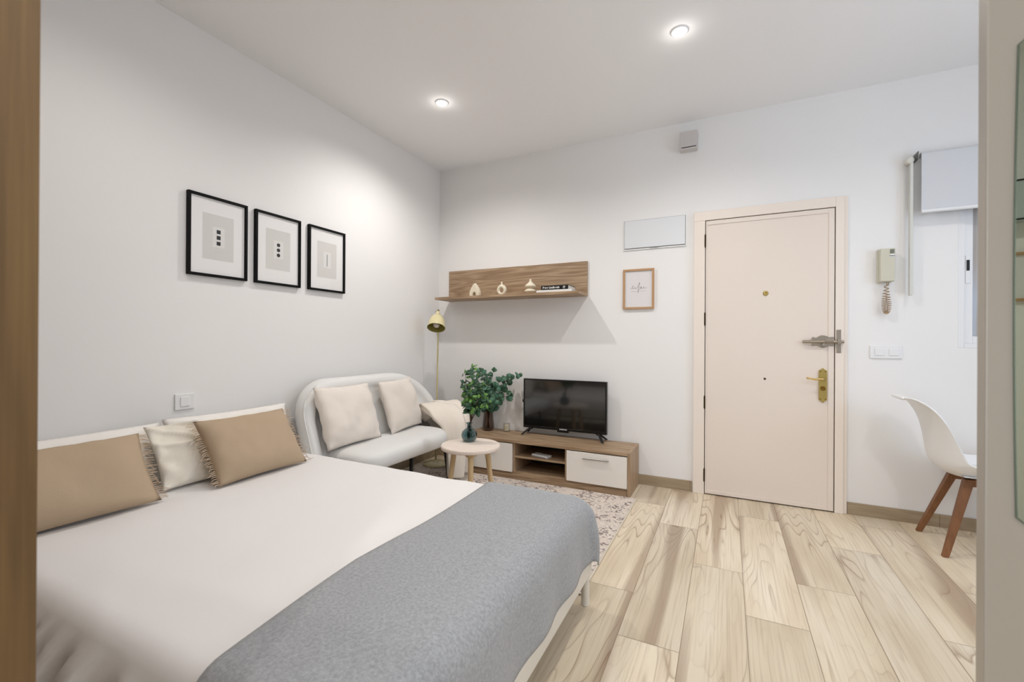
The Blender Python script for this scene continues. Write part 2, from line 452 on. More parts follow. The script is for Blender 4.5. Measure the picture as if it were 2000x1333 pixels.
# ------------------------------------------------------------------ door_1 (entrance)
DX0, DX1, DH = 2.408, 3.201, 2.03
door = struct('door_1', boxm((DX0+.004, -.022, .006), (DX1-.004, .0-.001, DH-.004)), M_door, bevel=.002)
bm = bmesh.new()   # thin edge moulding proud of the slab
for a, b in (((DX0+.006, -.027, .008), (DX0+.016, -.022, DH-.006)), ((DX1-.038, -.027, .008), (DX1-.006, -.022, DH-.006)), ((DX0+.016, -.027, DH-.036), (DX1-.038, -.022, DH-.006)), ((DX0+.016, -.027, .008), (DX1-.038, -.022, .035))):
    box(bm, a, b)
obj('edge_moulding', bm, M_door, door, bevel=.002)
for z in (1.877, 1.298, .682, .143):
    bm = bmesh.new(); lathe(bm, [(.0055, -.045), (.0055, .045)], (DX0+.001, -.029, z), 12); lathe(bm, [(.003, -.052), (.003, .052)], (DX0+.001, -.029, z), 8)
    obj('hinge', bm, mat('hinge_dark', (70, 56, 38), .4, 1) if 'hinge_dark' not in bpy.data.materials else bpy.data.materials['hinge_dark'], door, smooth=False)
bm = bmesh.new(); lathe(bm, [(.017, 0), (.017, -.004), (.012, -.008), (.006, -.008), (.006, -.004)], (2.80, -.022, 1.473), 24, 'y')
obj('peephole', bm, M_brass, door, smooth=True)
bm = bmesh.new(); lathe(bm, [(.008, 0), (.007, -.003)], (2.797, -.022, .871), 16, 'y')
obj('lower_peephole', bm, mat('bronze_dark', (70, 60, 50), .4, .8), door)
# handle plate
def plate_outline(x, z, w, h, tip):
    pts = []
    for sgn, base in ((1, z+h/2-tip), (-1, z-h/2+tip)):
        seg = [(-w/2, 0), (-w*.42, tip*.35), (-w*.22, tip*.55), (0, tip), (w*.22, tip*.55), (w*.42, tip*.35), (w/2, 0)]
        seg = [(x+a, base+sgn*b) for a, b in seg]
        pts += seg if sgn > 0 else seg[::-1]
    return pts
hx = 3.134; hy = -.027
bm = bmesh.new(); prism(bm, plate_outline(hx, .842, .046, .232, .022), hy-.006, hy+.004)
hp = obj('handle_plate', bm, M_brass, door, bevel=.0012)
bm = bmesh.new(); lathe(bm, [(.011, 0), (.011, -.035)], (hx, hy-.004, .885), 16, 'y')
tube(bm, [(hx+.004, hy-.042, .885), (hx-.02, hy-.046, .886), (hx-.045, hy-.046, .882), (hx-.07, hy-.046, .887), (hx-.098, hy-.044, .891)], [.008, .0075, .0062, .0066, .006], 10)
obj('lever_handle', bm, mat('brass_bright', (222, 196, 130), .2, 1), hp, smooth=True)
bm = bmesh.new(); lathe(bm, [(.015, 0), (.015, -.006), (.011, -.009), (.006, -.009), (.005, -.006)], (hx, hy-.004, .822), 20, 'y')
obj('key_cylinder', bm, mat('brass_dark', (130, 98, 44), .35, 1), hp, smooth=True)
for dx, dz in ((-.014, .092), (.014, .092), (-.014, -.092), (.014, -.092)):
    bm = bmesh.new(); lathe(bm, [(.004, 0), (.003, -.002)], (hx+dx, hy-.006, .842+dz), 10, 'y'); obj('screw', bm, bpy.data.materials['brass_dark'], hp)
# slide bolt
bm = bmesh.new()
zc = 1.138; pts = []
top = [(3.072, .026), (3.082, .028), (3.088, .022), (3.10, .024), (3.115, .036), (3.13, .040), (3.15, .036), (3.168, .026), (3.176, .028), (3.196, .028)]
bot = [(3.196, -.034), (3.176, -.032), (3.165, -.032), (3.15, -.040), (3.135, -.046), (3.12, -.040), (3.105, -.030), (3.09, -.028), (3.08, -.034), (3.072, -.030)]
prism(bm, [(x, zc+z) for x, z in top+bot], -.033, -.023)
bolt = obj('slide_bolt_case', bm, M_steel, door, bevel=.003)
bm = bmesh.new(); tube(bm, [(3.016, -.044, zc-.004), (3.245, -.044, zc-.004)], .0105, 16)
obj('bolt_bar', bm, M_steel, bolt, smooth=False)
bm = bmesh.new(); box(bm, (3.14, -.056, zc-.004), (3.19, -.030, zc+.012)); lathe(bm, [(.012, 0), (.012, -.012)], (3.137, -.04, zc-.024), 14, 'y')
obj('bolt_guide', bm, M_steel, bolt, bevel=.003)
# door frame (trim)
tr = struct('trim_door_frame', (lambda bm: (box(bm, (2.332, -.030, 0), (DX0, 0, DH+.0)), box(bm, (DX1, -.030, 0), (3.248, 0, DH+.068)), box(bm, (2.332, -.030, DH), (DX1, 0, DH+.068)), box(bm, (3.248, -.016, 0), (3.270, 0, DH+.068)), bm)[-1])(bmesh.new()), M_doorf, bevel=.0025)
bm = bmesh.new(); box(bm, (DX0-.001, -.012, 0), (DX1+.001, .0, DH+.001)); obj('rebate_gap', bm, M_gap, tr)
bm = bmesh.new(); box(bm, (3.206, -.034, zc-.078), (3.232, -.0295, zc+.076)); box(bm, (3.208, -.058, zc-.020), (3.230, -.033, zc+.012))
st = obj('bolt_keeper', bm, M_steel, tr, bevel=.002)

# ------------------------------------------------------------------ ceiling downlights
for i, (x, y) in enumerate(DOWN):
    lab = ['lit round recessed downlight nearer the left wall, above the sofa end', 'lit round recessed downlight in the ceiling in front of the entrance door',
           'lit round recessed downlight in front of the window', 'lit round recessed downlight above the bed', 'lit round recessed downlight above the open floor beside the bed',
           'lit round recessed downlight beside the partition wall', 'lit round recessed downlight in the middle of the rear half', 'lit round recessed downlight behind the partition wall'][i]
    t = thing('ceiling_downlight', lab, 'ceiling light', (x, y, RZ), 'recessed ceiling downlights')
    bm = bmesh.new(); lathe(bm, [(.046, 0), (.046, -.004), (.040, -.008), (.032, -.006), (.028, -.001)], (0, 0, 0), 40, capb=False, capt=False)
    obj('trim_ring', bm, M_white, t, smooth=True)
    bm = bmesh.new(); lathe(bm, [(.027, -.0005), (.027, -.010), (.018, -.018), (.006, -.021)], (0, 0, 0), 32)
    obj('bulb', bm, M_lampglow, t, smooth=True)
    l = bpy.data.lights.new('downlight_beam', 'SPOT'); l.energy = SPOT_W*DOWN_POWER[i]; l.color = SPOT_COL
    l.spot_size = math.radians(155); l.spot_blend = 0.75; l.shadow_soft_size = .022
    lo = bpy.data.objects.new('downlight_beam', l); lo.location = (0, 0, -.03); link(lo, t)
    l = bpy.data.lights.new('bulb_glow', 'POINT'); l.energy = 0.13; l.color = SPOT_COL; l.shadow_soft_size = .02
    lo = bpy.data.objects.new('bulb_glow', l); lo.location = (0, 0, -.048); link(lo, t)

# ------------------------------------------------------------------ framed prints on the left wall
def wall_print(y0, y1, z0, z1, label, art):
    yc = (y0+y1)/2
    t = thing('framed_print', label, 'framed print', (0.001, yc, z0), 'black framed prints on the left wall')
    W = (y1-y0)/2; H = z1-z0; fw = .014; d = .022
    bm = bmesh.new()
    box(bm, (0, -W, 0), (d, -W+fw, H)); box(bm, (0, W-fw, 0), (d, W, H)); box(bm, (0, -W+fw, 0), (d, W-fw, fw)); box(bm, (0, -W+fw, H-fw), (d, W-fw, H))
    obj('frame', bm, M_black, t, bevel=.0012)
    obj('mount', boxm((.002, -W+fw, fw), (.010, W-fw, H-fw)), M_paper, t)
    def rect(hw, h0, h1, dx, m, nm):
        return obj(nm, boxm((.010, -hw, h0), (.010+dx, hw, h1)), m, t)
    rect(.083, H*.5-.125, H*.5+.125, .0006, M_paperg, 'printed_panel')
    rect(.033, H*.5-.055, H*.5+.058, .0010, M_paperl, 'inner_panel')
    if art == 'squares':
        for dz in (-.032, 0, .032): obj('printed_square', boxm((.011, -.0105, H*.5+dz-.0105), (.0115, .0105, H*.5+dz+.0105)), M_ink, t)
    elif art == 'dots':
        for dz in (-.032, 0, .032):
            bm = bmesh.new(); lathe(bm, [(.0115, 0), (.0115, .0006)], (.011, 0, H*.5+dz), 24, 'x'); obj('printed_dot', bm, M_ink, t)
    else:
        obj('printed_line', boxm((.011, -.002, H*.5-.044), (.0115, .002, H*.5+.040)), M_ink, t)
    g = bpy.data.materials.get('picture_glass')
    if not g:
        g = bpy.data.materials.new('picture_glass'); g.use_nodes = True
        nt = g.node_tree; nt.nodes.clear()
        o_ = nt.nodes.new('ShaderNodeOutputMaterial'); mx = nt.nodes.new('ShaderNodeMixShader'); tr_ = nt.nodes.new('ShaderNodeBsdfTransparent'); gl = nt.nodes.new('ShaderNodeBsdfGlossy'); fr_ = nt.nodes.new('ShaderNodeLayerWeight')
        gl.inputs['Roughness'].default_value = .02; fr_.inputs[0].default_value = .05
        nt.links.new(fr_.outputs[1], mx.inputs[0]); nt.links.new(tr_.outputs[0], mx.inputs[1]); nt.links.new(gl.outputs[0], mx.inputs[2]); nt.links.new(mx.outputs[0], o_.inputs[0])
    obj('glass', boxm((.015, -W+fw, fw), (.0165, W-fw, H-fw)), g, t)
wall_print(-2.264, -1.946, 1.469, 1.911, 'black framed print with three small black squares, leftmost on the left wall', 'squares')
wall_print(-1.897, -1.586, 1.469, 1.911, 'black framed print with three black dots, middle of the row', 'dots')
wall_print(-1.522, -1.210, 1.469, 1.911, 'black framed print with a single thin vertical line, nearest the corner', 'line')

# ------------------------------------------------------------------ small things on the walls
# left wall switch
t = thing('light_switch', 'white square light switch on the left wall above the pillows', 'light switch', (0.0005, -2.267, .757))
obj('switch_plate', boxm((0, -.046, 0), (.008, .046, .083)), M_white, t, bevel=.003)
obj('rocker', boxm((.008, -.022, .017), (.012, .022, .066)), M_white, t, bevel=.002)
# right double switch
t = thing('double_light_switch', 'white double light switch between the entrance door and the window', 'light switch', (3.471, -.0005, 1.028))
obj('switch_plate', boxm((-.082, -.008, 0), (.082, 0, .083)), M_white, t, bevel=.003)
for dx in (-.033, .038): obj('rocker', boxm((dx-.024, -.012, .020), (dx+.024, -.008, .063)), M_white, t, bevel=.002)
# fuse-box panel
t = thing('fuse_box_cover', 'white rectangular fuse box cover high on the wall beside the door', 'fuse box', (2.041, -.0005, 1.858))
bm = bmesh.new(); box(bm, (-.236, -.010, 0), (.236, 0, .240)); obj('surround', bm, M_white, t, bevel=.002)
obj('seam', boxm((-.229, -.0115, .010), (.229, -.009, .235)), mat('seam_shadow_grey', (96, 92, 88), .8), t)
obj('lid', boxm((-.2265, -.016, .0145), (.2265, -.0112, .233)), mat('lid_white', (228, 230, 232), .3), t, bevel=.001)
obj('lid_catch', boxm((-.03, -.018, .008), (.03, -.0155, .0145)), mat('catch_grey', (120, 120, 116), .5), t)
# oak framed print with handwriting
t = thing('oak_framed_print', 'light oak framed print with pale grey handwriting, between shelf and door', 'framed print', (1.924, -.0005, 1.387))
W, H, fw = .12, .318, .0155
bm = bmesh.new(); box(bm, (-W, -.02, 0), (-W+fw, 0, H)); box(bm, (W-fw, -.02, 0), (W, 0, H)); box(bm, (-W+fw, -.02, 0), (W-fw, 0, fw)); box(bm, (-W+fw, -.02, H-fw), (W-fw, 0, H))
obj('frame', bm, M_oakf, t, bevel=.0015)
obj('paper', boxm((-W+fw, -.010, fw), (W-fw, -.001, H-fw)), mat('paper_white', (226, 222, 222), .8), t)
bm = bmesh.new()
def stroke(bm, pts, r=.0010, y=-.0108, n=6):
    P = [Vector((a, y, b)) for a, b in pts]; out = []
    for i in range(len(P)-1):
        p0 = P[max(i-1, 0)]; p1 = P[i]; p2 = P[i+1]; p3 = P[min(i+2, len(P)-1)]
        for k in range(n):
            s = k/n
            out.append(.5*((2*p1)+(p2-p0)*s+(2*p0-5*p1+4*p2-p3)*s*s+(3*p1-p0-3*p2+p3)*s**3))
    out.append(P[-1]); tube(bm, out, r, 5)
zc = .165; k = .9
stroke(bm, [(x*k, zc+z*k) for x, z in [(-.07, -.005), (-.052, .01), (-.045, .026), (-.052, .012), (-.05, -.002), (-.035, .0), (-.03, .01), (-.03, -.002), (-.015, .0), (.0, .03), (.012, .052), (.004, .02), (-.006, -.03), (-.002, -.036), (.006, -.008), (.02, .0), (.028, .010), (.02, .012), (.022, -.002), (.038, .0), (.045, .012), (.05, -.002), (.07, .004)]])
stroke(bm, [(-.055, zc-.022), (-.02, zc-.024), (-.012, zc-.023)], .0006); stroke(bm, [(.014, zc-.023), (.055, zc-.022)], .0006)
stroke(bm, [(-.005, zc+.006), (.02, zc+.008)], .0006)
obj('handwriting', bm, M_inkg, t)
# ventilation box near the ceiling
t = thing('alarm_sensor_box', 'small white box high on the wall above the door, dark slot along its bottom', 'wall box', (2.292, -.0005, 2.568))
bm = bmesh.new(); prism(bm, [(-.060, .0), (.060, .0), (.060, .132), (-.060, .132)], -.075, 0); obj('housing', bm, mat('box_grey_white', (206, 200, 198), .5), t, bevel=.004)
obj('slot', boxm((-.048, -.0768, .008), (.052, -.0745, .014)), mat('slot_dark', (60, 58, 56), .6), t)
# intercom handset
t = thing('intercom_handset', 'beige intercom handset on the wall right of the entrance door', 'intercom', (3.462, -.0005, 1.512))
obj('base', boxm((-.040, -.022, .0), (.032, 0, .215)), M_inter, t, bevel=.004)
bm = bmesh.new(); box(bm, (-.036, -.060, .004), (.040, -.023, .213)); obj('handset', bm, M_inter, t, bevel=.006)
obj('grille_square', boxm((.013, -.0618, .180), (.034, -.0598, .205)), M_interd, t)
obj('label_plate', boxm((.012, -.0616, .156), (.036, -.0598, .172)), M_white, t)
text_mesh('label_text', 'fermax', .0085, M_ink, WALLTXT(Vector((.024, -.0620, .164))), t, bold=.0004)
bm = bmesh.new()
pts = []
for i in range(420):
    s = i/419; a = s*2*PI*34
    r = .009+.003*math.sin(s*9)
    zz = -.012-.185*math.sin(PI*min(1, s*1.0))**.8 if s < 1 else 0
    xx = -.002 + .016*math.cos(s*PI)*math.sin(s*PI)*1.6
    pts.append((xx+.004+r*math.cos(a), -.035+r*math.sin(a)*.8, zz+.002*math.sin(a)))
tube(bm, pts, .0022, 5)
obj('coiled_cord', bm, M_coil, t, smooth=True)
bm = bmesh.new(); tube(bm, [(.003, -.035, .006), (.003, -.036, -.02)], .0022, 6); obj('cord_tail', bm, M_coil, t)
# roller blind
t = thing('roller_blind', 'white roller blind half lowered over the window', 'blind', (3.62, 0, 2.28))
bm = bmesh.new(); tube(bm, [(-.0, -.055, .0), (1.15, -.055, .0)], .019, 20); obj('roller', bm, M_blind, t, smooth=False)
obj('blind_fabric', boxm((.0, -.0755, -.345), (1.15, -.0743, .0)), M_blind, t)
bm = bmesh.new(); tube(bm, [(-.0, -.075, -.348), (1.15, -.075, -.348)], .010, 16); obj('bottom_bar', bm, M_white, t)
bm = bmesh.new(); box(bm, (-.016, -.072, -.022), (-.012, 0, .026)); lathe(bm, [(.007, 0), (.007, -.006)], (-.010, -.055, .004), 12, 'x'); obj('bracket', bm, mat('bracket_grey', (96, 98, 96), .35, .6), t)
obj('bracket', boxm((1.152, -.072, -.022), (1.156, 0, .026)), bpy.data.materials['bracket_grey'], t)
t = thing('blind_cord_guard', 'long white plastic cord guard hanging left of the roller blind', 'cord guard', (3.567, -.0005, 1.425))
bm = bmesh.new(); box(bm, (.006, -.052, 0), (.022, -.024, .846)); obj('channel', bm, mat('cord_guard_white', (214, 214, 206), .4), t, bevel=.002)
bm = bmesh.new(); lathe(bm, [(.019, -.022), (.021, -.035), (.021, -.055), (.014, -.06)], (.004, 0, .838), 24, 'y'); box(bm, (-.006, -.024, .822), (.014, 0, .854)); obj('pulley_bracket', bm, mat('cord_guard_bracket', (216, 212, 202), .4), t)

# ------------------------------------------------------------------ wall shelf and what stands on it
t = thing('wall_shelf', 'wood effect wall shelf with tall back panel in the corner', 'shelf', (.128, 0, 1.505))
obj('back_panel', boxm((0, -.020, 0), (1.380, 0, .293)), M_oakh, t, bevel=.001)
obj('shelf_board', boxm((0, -.250, 0), (1.380, -.0205, .022)), M_oakh, t, bevel=.001)
SZ = 1.527
# arch vase
t = thing('arch_vase', 'cream ceramic arch vase with two legs, leftmost on the shelf', 'vase', (.497, -.14, SZ+.0005))
outer = [(-.050, 0), (-.051, .035), (-.046, .055), (-.034, .078), (-.022, .098), (-.013, .114), (.013, .114), (.022, .098), (.036, .078), (.047, .055), (.051, .035), (.050, 0)]
inner = [(.018, 0), (.017, .022), (.011, .036), (0, .042), (-.011, .036), (-.017, .022), (-.018, 0)]
bm = bmesh.new(); prism(bm, outer+inner, -.021, .021); obj('arch_body', bm, M_tile, t, bevel=.007)
for dx in (-.006, .006):
    bm = bmesh.new(); lathe(bm, [(.006, .112), (.0062, .121), (.004, .121), (.004, .116)], (dx*1.1, 0, 0), 16, capb=False); obj('mouth', bm, M_tile, t, smooth=True)
# ring vase
t = thing('ring_vase', 'cream ceramic ring vase with a narrow neck, second on the shelf', 'vase', (.769, -.14, SZ+.0005))
bm = bmesh.new(); n1, n2 = 40, 16
ring = []
for i in range(n1):
    a = 2*PI*i/n1; rr = .0145+.0025*math.cos(a+PI)
    ring.append([bm.verts.new(((.0325+rr*math.cos(2*PI*k/n2))*math.cos(a-PI/2), rr*1.05*math.sin(2*PI*k/n2), .048+(.0335+rr*math.cos(2*PI*k/n2))*math.sin(a-PI/2))) for k in range(n2)])
for i in range(n1):
    for k in range(n2): bm.faces.new([ring[i][k], ring[(i+1)%n1][k], ring[(i+1)%n1][(k+1)%n2], ring[i][(k+1)%n2]])
obj('ring_body', bm, M_tile, t, smooth=True)
bm = bmesh.new(); lathe(bm, [(.013, .088), (.0075, .100), (.0065, .112), (.008, .121), (.005, .121), (.004, .108)], (0, 0, 0), 20, capb=False); obj('neck', bm, M_tile, t, smooth=True)
# stacked disc vase
t = thing('stacked_vase', 'cream ceramic vase of two stacked discs with a pointed neck, beside the books', 'vase', (1.045, -.14, SZ+.0005))
bm = bmesh.new(); lathe(bm, [(.014, 0), (.024, .004), (.040, .016), (.050, .026), (.049, .030), (.040, .040), (.024, .048), (.020, .052)], (0, 0, 0), 36); obj('lower_disc', bm, M_tile, t, smooth=True)
bm = bmesh.new(); lathe(bm, [(.020, .052), (.030, .056), (.044, .063), (.050, .068), (.048, .073), (.032, .088), (.018, .100), (.010, .112), (.008, .124), (.009, .130), (.005, .130), (.004, .12)], (0, 0, 0), 36, capb=False); obj('upper_disc', bm, M_tile, t, smooth=True)
# books
def book(name, label, x0, x1, y0, y1, z0, z1, mc, spine_text=None):
    t = thing(name, label, 'book', ((x0+x1)/2, (y0+y1)/2, z0))
    hw = (x1-x0)/2; hd = (y1-y0)/2; h = z1-z0; c = .003
    bm = bmesh.new(); box(bm, (-hw, -hd, 0), (hw, hd, c)); box(bm, (-hw, -hd, h-c), (hw, hd, h)); box(bm, (-hw, -hd, c), (hw, -hd+c, h-c))
    obj('cover', bm, mc, t, bevel=.0008)
    obj('pages', boxm((-hw+.004, -hd+c, c), (hw-.004, hd-.004, h-c)), M_bookp, t)
    return t
book('book', 'large white book lying flat under the black book on the shelf', 1.140, 1.445, -.235, -.03, SZ+.0005, SZ+.0195, M_bookw)
tb = book('book', 'black book with white spine lettering on top of the white book', 1.178, 1.412, -.225, -.035, SZ+.020, SZ+.056, M_bookb)
text_mesh('spine_title', 'Peter Lindbergh', .0225, M_bookw, WALLTXT(Vector((-.030, -.0957, .018))), tb, bold=.0007)
bm = bmesh.new(); tube(bm, [(.083+.009*math.cos(a), -.0957, .018+.009*math.sin(a)) for a in [i*PI/8 for i in range(14)]], .0017, 6)
tube(bm, [(.080, -.0957, .018), (.086, -.0957, .024), (.086, -.0957, .010)], .0016, 6); obj('spine_emblem', bm, M_bookw, tb)

# ------------------------------------------------------------------ TV unit
UX0, UX1, UY, UH = .505, 1.935, -.373, .322
t = thing('tv_unit', 'long low wood effect TV unit with two glossy white fronts', 'TV unit', (UX0, 0, .0))
L_ = UX1-UX0; yb = -.014
obj('top', boxm((0, UY, UH-.024), (L_-.019, yb, UH)), M_oakh, t, bevel=.001)
obj('side_panel', boxm((L_-.0188, UY, 0), (L_, yb, UH)), M_oakz, t, bevel=.001)
obj('side_panel', boxm((0, UY+.002, 0), (.018, yb, UH-.0243)), M_oakz, t, bevel=.001)
a_, b_ = .993-UX0, 1.455-UX0
obj('divider', boxm((a_, UY+.018, .063), (a_+.018, yb, UH-.0243)), M_oakz, t)
obj('divider', boxm((b_-.016, UY+.018, .063), (b_+.002, yb, UH-.0243)), M_oakz, t)
obj('bottom_panel', boxm((.0183, UY+.018, .045), (L_-.019, yb, .0627)), M_oakh, t)
obj('plinth', boxm((.0183, UY+.010, .0), (L_-.019, UY+.028, .0447)), M_oakh, t)
obj('niche_shelf', boxm((a_+.0183, UY+.02, .178), (b_-.0163, yb-.01, .193)), M_oakh, t)
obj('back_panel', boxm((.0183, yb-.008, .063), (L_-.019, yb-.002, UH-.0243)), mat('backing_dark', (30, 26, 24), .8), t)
for xa, xb in ((.004, a_-.0015), (b_+.002, L_-.0205)):
    d = obj('drawer_front', boxm((xa, UY-.0, .062), (xb, UY+.0165, UH-.031)), M_gloss, t, bevel=.0012)
    cx_ = (xa+xb)/2
    obj('handle', boxm((cx_-.10, UY-.018, .243), (cx_+.10, UY-.008, .255)), M_alu, d, bevel=.002)
    for s in (-.085, .085): obj('handle_post', boxm((cx_+s-.004, UY-.009, .245), (cx_+s+.004, UY, .253)), M_alu, d)
t = thing('white_media_box', 'small white box lying on the middle shelf of the TV unit', 'box', (1.215, -.285, .1937), rz=-.25)
bm = bmesh.new(); box(bm, (-.075, -.035, 0), (.075, .035, .018)); obj('case', bm, M_white, t, bevel=.003)
obj('front_strip', boxm((-.07, -.0362, .003), (.07, -.0352, .008)), mat('strip_grey', (170, 170, 170), .4), t)

# TV
TX0, TX1, TZ0, TZ1, TY = .966, 1.697, .378, .802, -.085
t = thing('television', 'black flat screen television on splayed feet on the TV unit', 'television', ((TX0+TX1)/2, TY, UH+.0005))
W = (TX1-TX0)/2; z0 = TZ0-UH; z1 = TZ1-UH
bm = bmesh.new(); bz = .012
box(bm, (-W, -.012, z0), (-W+bz, .02, z1)); box(bm, (W-bz, -.012, z0), (W, .02, z1)); box(bm, (-W+bz, -.012, z1-bz), (W-bz, .02, z1)); box(bm, (-W+bz, -.012, z0), (W-bz, .02, z0+.020))
obj('bezel', bm, M_tvb, t, bevel=.0015)
obj('rear_housing', boxm((-W+.02, .02, z0+.02), (W-.02, .06, z1-.06)), M_tvb, t, bevel=.006)
obj('screen', boxm((-W+bz, -.008, z0+.020), (W-bz, .019, z1-bz)), M_screen, t)
for s in (-1, 1):
    bm = bmesh.new()
    X = W-.05
    for sy, yy in ((-1, -.075), (1, .055)):
        tapered(bm, (s*(X-.02), 0, z0+.008), (s*(X+.035), yy, .005), .022, .020, .016, .014)
    tapered(bm, (s*(X-.03), 0, z0+.012), (s*(X-.015), 0, z0-.012), .05, .03, .02, .016)
    obj('foot', bm, M_tvb, t, bevel=.002)
bm = bmesh.new(); box(bm, (-.055, -.010, z0-.016), (.045, .010, z0)); obj('sensor_bar', bm, M_tvb, t, bevel=.003)
text_mesh('brand_lettering', 'SAMSUNG', .0145, M_white, WALLTXT(Vector((0.0, -.0126, z0+.010))), t, bold=.0003)
obj('power_cable', (lambda bm: (tube(bm, [(-W+.02, .03, z0+.19), (-W-.06, .05, z0+.13), (-W-.10, .055, z0+.18), (-W-.12, .066, z0+.29)], .002, 6), bm)[-1])(bmesh.new()), mat('cable_white', (206, 200, 194), .5), t)
obj('side_port_plug', boxm((-W-.014, 0, z0+.215), (-W, .015, z0+.24)), M_tvb, t)

# ------------------------------------------------------------------ candle
t = thing('glass_candle', 'small white candle in a clear glass jar on the TV unit', 'candle', (.792, -.075, UH+.0005))
bm = bmesh.new(); lathe(bm, [(.027, 0), (.029, .004), (.029, .070), (.0272, .070), (.0272, .006), (.010, .0055)], (0, 0, 0), 28, capt=True); obj('jar', bm, M_clear, t, smooth=True)
bm = bmesh.new(); lathe(bm, [(.0265, .0065), (.0265, .054)], (0, 0, 0), 28); obj('wax', bm, M_wax, t)

# ------------------------------------------------------------------ vases and branches
def branch(bm, pts, r0, r1, n=10):
    P = [Vector(p) for p in pts]; out = []
    for i in range(len(P)-1):
        p0 = P[max(i-1, 0)]; p1 = P[i]; p2 = P[i+1]; p3 = P[min(i+2, len(P)-1)]
        for k in range(n):
            s = k/n; out.append(.5*((2*p1)+(p2-p0)*s+(2*p0-5*p1+4*p2-p3)*s*s+(3*p1-p0-3*p2+p3)*s**3))
    out.append(P[-1]); m = len(out)
    tube(bm, out, [r0+(r1-r0)*i/(m-1) for i in range(m)], 6)
    return out
def leafdisc(bm, c, nrm, up, r, pointy=0.0, mi=0):
    nrm = nrm.normalized(); a = up.cross(nrm).normalized(); b = nrm.cross(a).normalized()
    ctr = bm.verts.new(c + b*r*.0 - nrm*r*.12)
    n = 12; vs = []
    for i in range(n):
        t_ = 2*PI*i/n; rr = r*(1+pointy*.45*max(0, math.cos(t_))**3)
        wv = .72 if pointy else .95
        vs.append(bm.verts.new(c + b*rr*math.cos(t_) + a*r*wv*math.sin(t_) + nrm*r*.10*math.cos(2*t_)))
    for i in range(n):
        f = bm.faces.new([ctr, vs[i], vs[(i+1)%n]]); f.material_index = mi; f.smooth = True
rnd = random.Random(3)
def foliage(name, label, base, branches, leaf_r, mats, seed, pointy=0, start=.38, step=3):
    rr = random.Random(seed)
    t = thing(name, label, 'branches', base)
    bs = bmesh.new(); bl = bmesh.new()
    for br in branches:
        out = branch(bs, br, .0032, .0012)
        m = len(out)
        for i in range(int(m*start), m, step):
            s = i/m
            tdir = (out[min(i+1, m-1)]-out[i-1]).normalized()
            for side in (0, 1):
                ang = rr.uniform(0, 2*PI) + side*PI
                q = tdir.orthogonal().normalized(); q.rotate(Matrix.Rotation(ang, 3, tdir))
                r = leaf_r*(1.12-.4*s)*rr.uniform(.75, 1.15)
                stem_end = out[i] + q*(r*.9+.006) + tdir*.006
                nrm = (tdir*.6 + q*.25 + Vector((rr.uniform(-.6, 1.1), rr.uniform(-1.6, .1), rr.uniform(-.5, .9)))*1.0)
                tube(bs, [out[i], stem_end-q*r*.5], .0009, 4)
                mi = 0 if rr.random() < .72 else 1
                leafdisc(bl, stem_end, nrm, q, r, pointy, mi)
        leafdisc(bl, out[-1]+tdir*leaf_r*.4, Vector((rr.uniform(-.5, .5), -1, .3)), tdir, leaf_r*.6, pointy, 1)
    obj('stems', bs, M_stem, t)
    o = obj('leaves', bl, mats, t)
    sm = o.modifiers.new('thick', 'SOLIDIFY'); sm.thickness = .0008
    return t
# tall smoked vase on the TV unit
VX, VY = .628, -.115
t = thing('smoked_glass_vase', 'tall tapering smoked glass vase on the left end of the TV unit', 'vase', (VX, VY, UH+.0005))
out_ = [(.030, 0), (.046, .006), (.053, .030), (.052, .060), (.046, .110), (.041, .160), (.039, .190)]
inn_ = [(.0365, .190), (.0385, .160), (.043, .110), (.049, .060), (.049, .034), (.040, .016), (.010, .012)]
bm = bmesh.new(); lathe(bm, out_+inn_, (0, 0, 0), 40); obj('glass_body', bm, M_smoke, t, smooth=True)
b0 = (0, 0, .02)
brs = []
for (ex, ey, ez, bend) in [(-.255, -.02, .42, -.3), (-.17, -.05, .50, .1), (-.10, .02, .53, 0), (-.03, -.06, .53, .1), (.06, -.02, .54, .1), (.13, .01, .47, .2), (.24, -.03, .49, .3), (.29, .03, .50, .3), (.24, -.04, .33, .5), (.17, -.10, .30, .4), (-.19, -.06, .34, -.2), (-.08, -.09, .42, -.1), (.03, -.08, .45, .0)]:
    k = rnd.uniform(-.015, .015)
    brs.append([(-k*1.2, k*.5, .02), (.1*ex*.5+k, .1*ey, .19), (ex*.45, ey*.6, .19+(ez-.19)*.62+.03*bend), (ex, ey, ez)])
foliage('eucalyptus_branches', 'round leaved eucalyptus branches standing in the smoked glass vase', (VX, VY, UH+.0005), brs, .033, [M_leaf, M_leafd], 5)
# side table
TC = (1.055, -1.12); TZ = .45
t = thing('side_table', 'round whitewashed wooden side table on three pale legs beside the sofa', 'side table', (TC[0], TC[1], 0.0095))
bm = bmesh.new(); lathe(bm, [(.186, TZ-.026-.0095), (.192, TZ-.020-.0095), (.192, TZ-.006-.0095), (.188, TZ-.0095)], (0, 0, 0), 72); obj('table_top', bm, M_tabletop, t, smooth=False)
for a in (-58, 60, 180):
    ca, sa = math.cos(math.radians(a)), math.sin(math.radians(a))
    bm = bmesh.new(); tube(bm, [(.125*ca, .125*sa, TZ-.046-.0095), (.150*ca, .150*sa, .22), (.178*ca, .178*sa, 0.002)], [.0185, .0165, .0125], 20)
    lg = obj('leg', bm, M_pine, t)
    bm = bmesh.new(); lathe(bm, [(.022, TZ-.054-.0095), (.036, TZ-.044-.0095), (.036, TZ-.0265-.0095)], (.122*ca, .122*sa, 0), 20); obj('leg_block', bm, M_pine, lg)
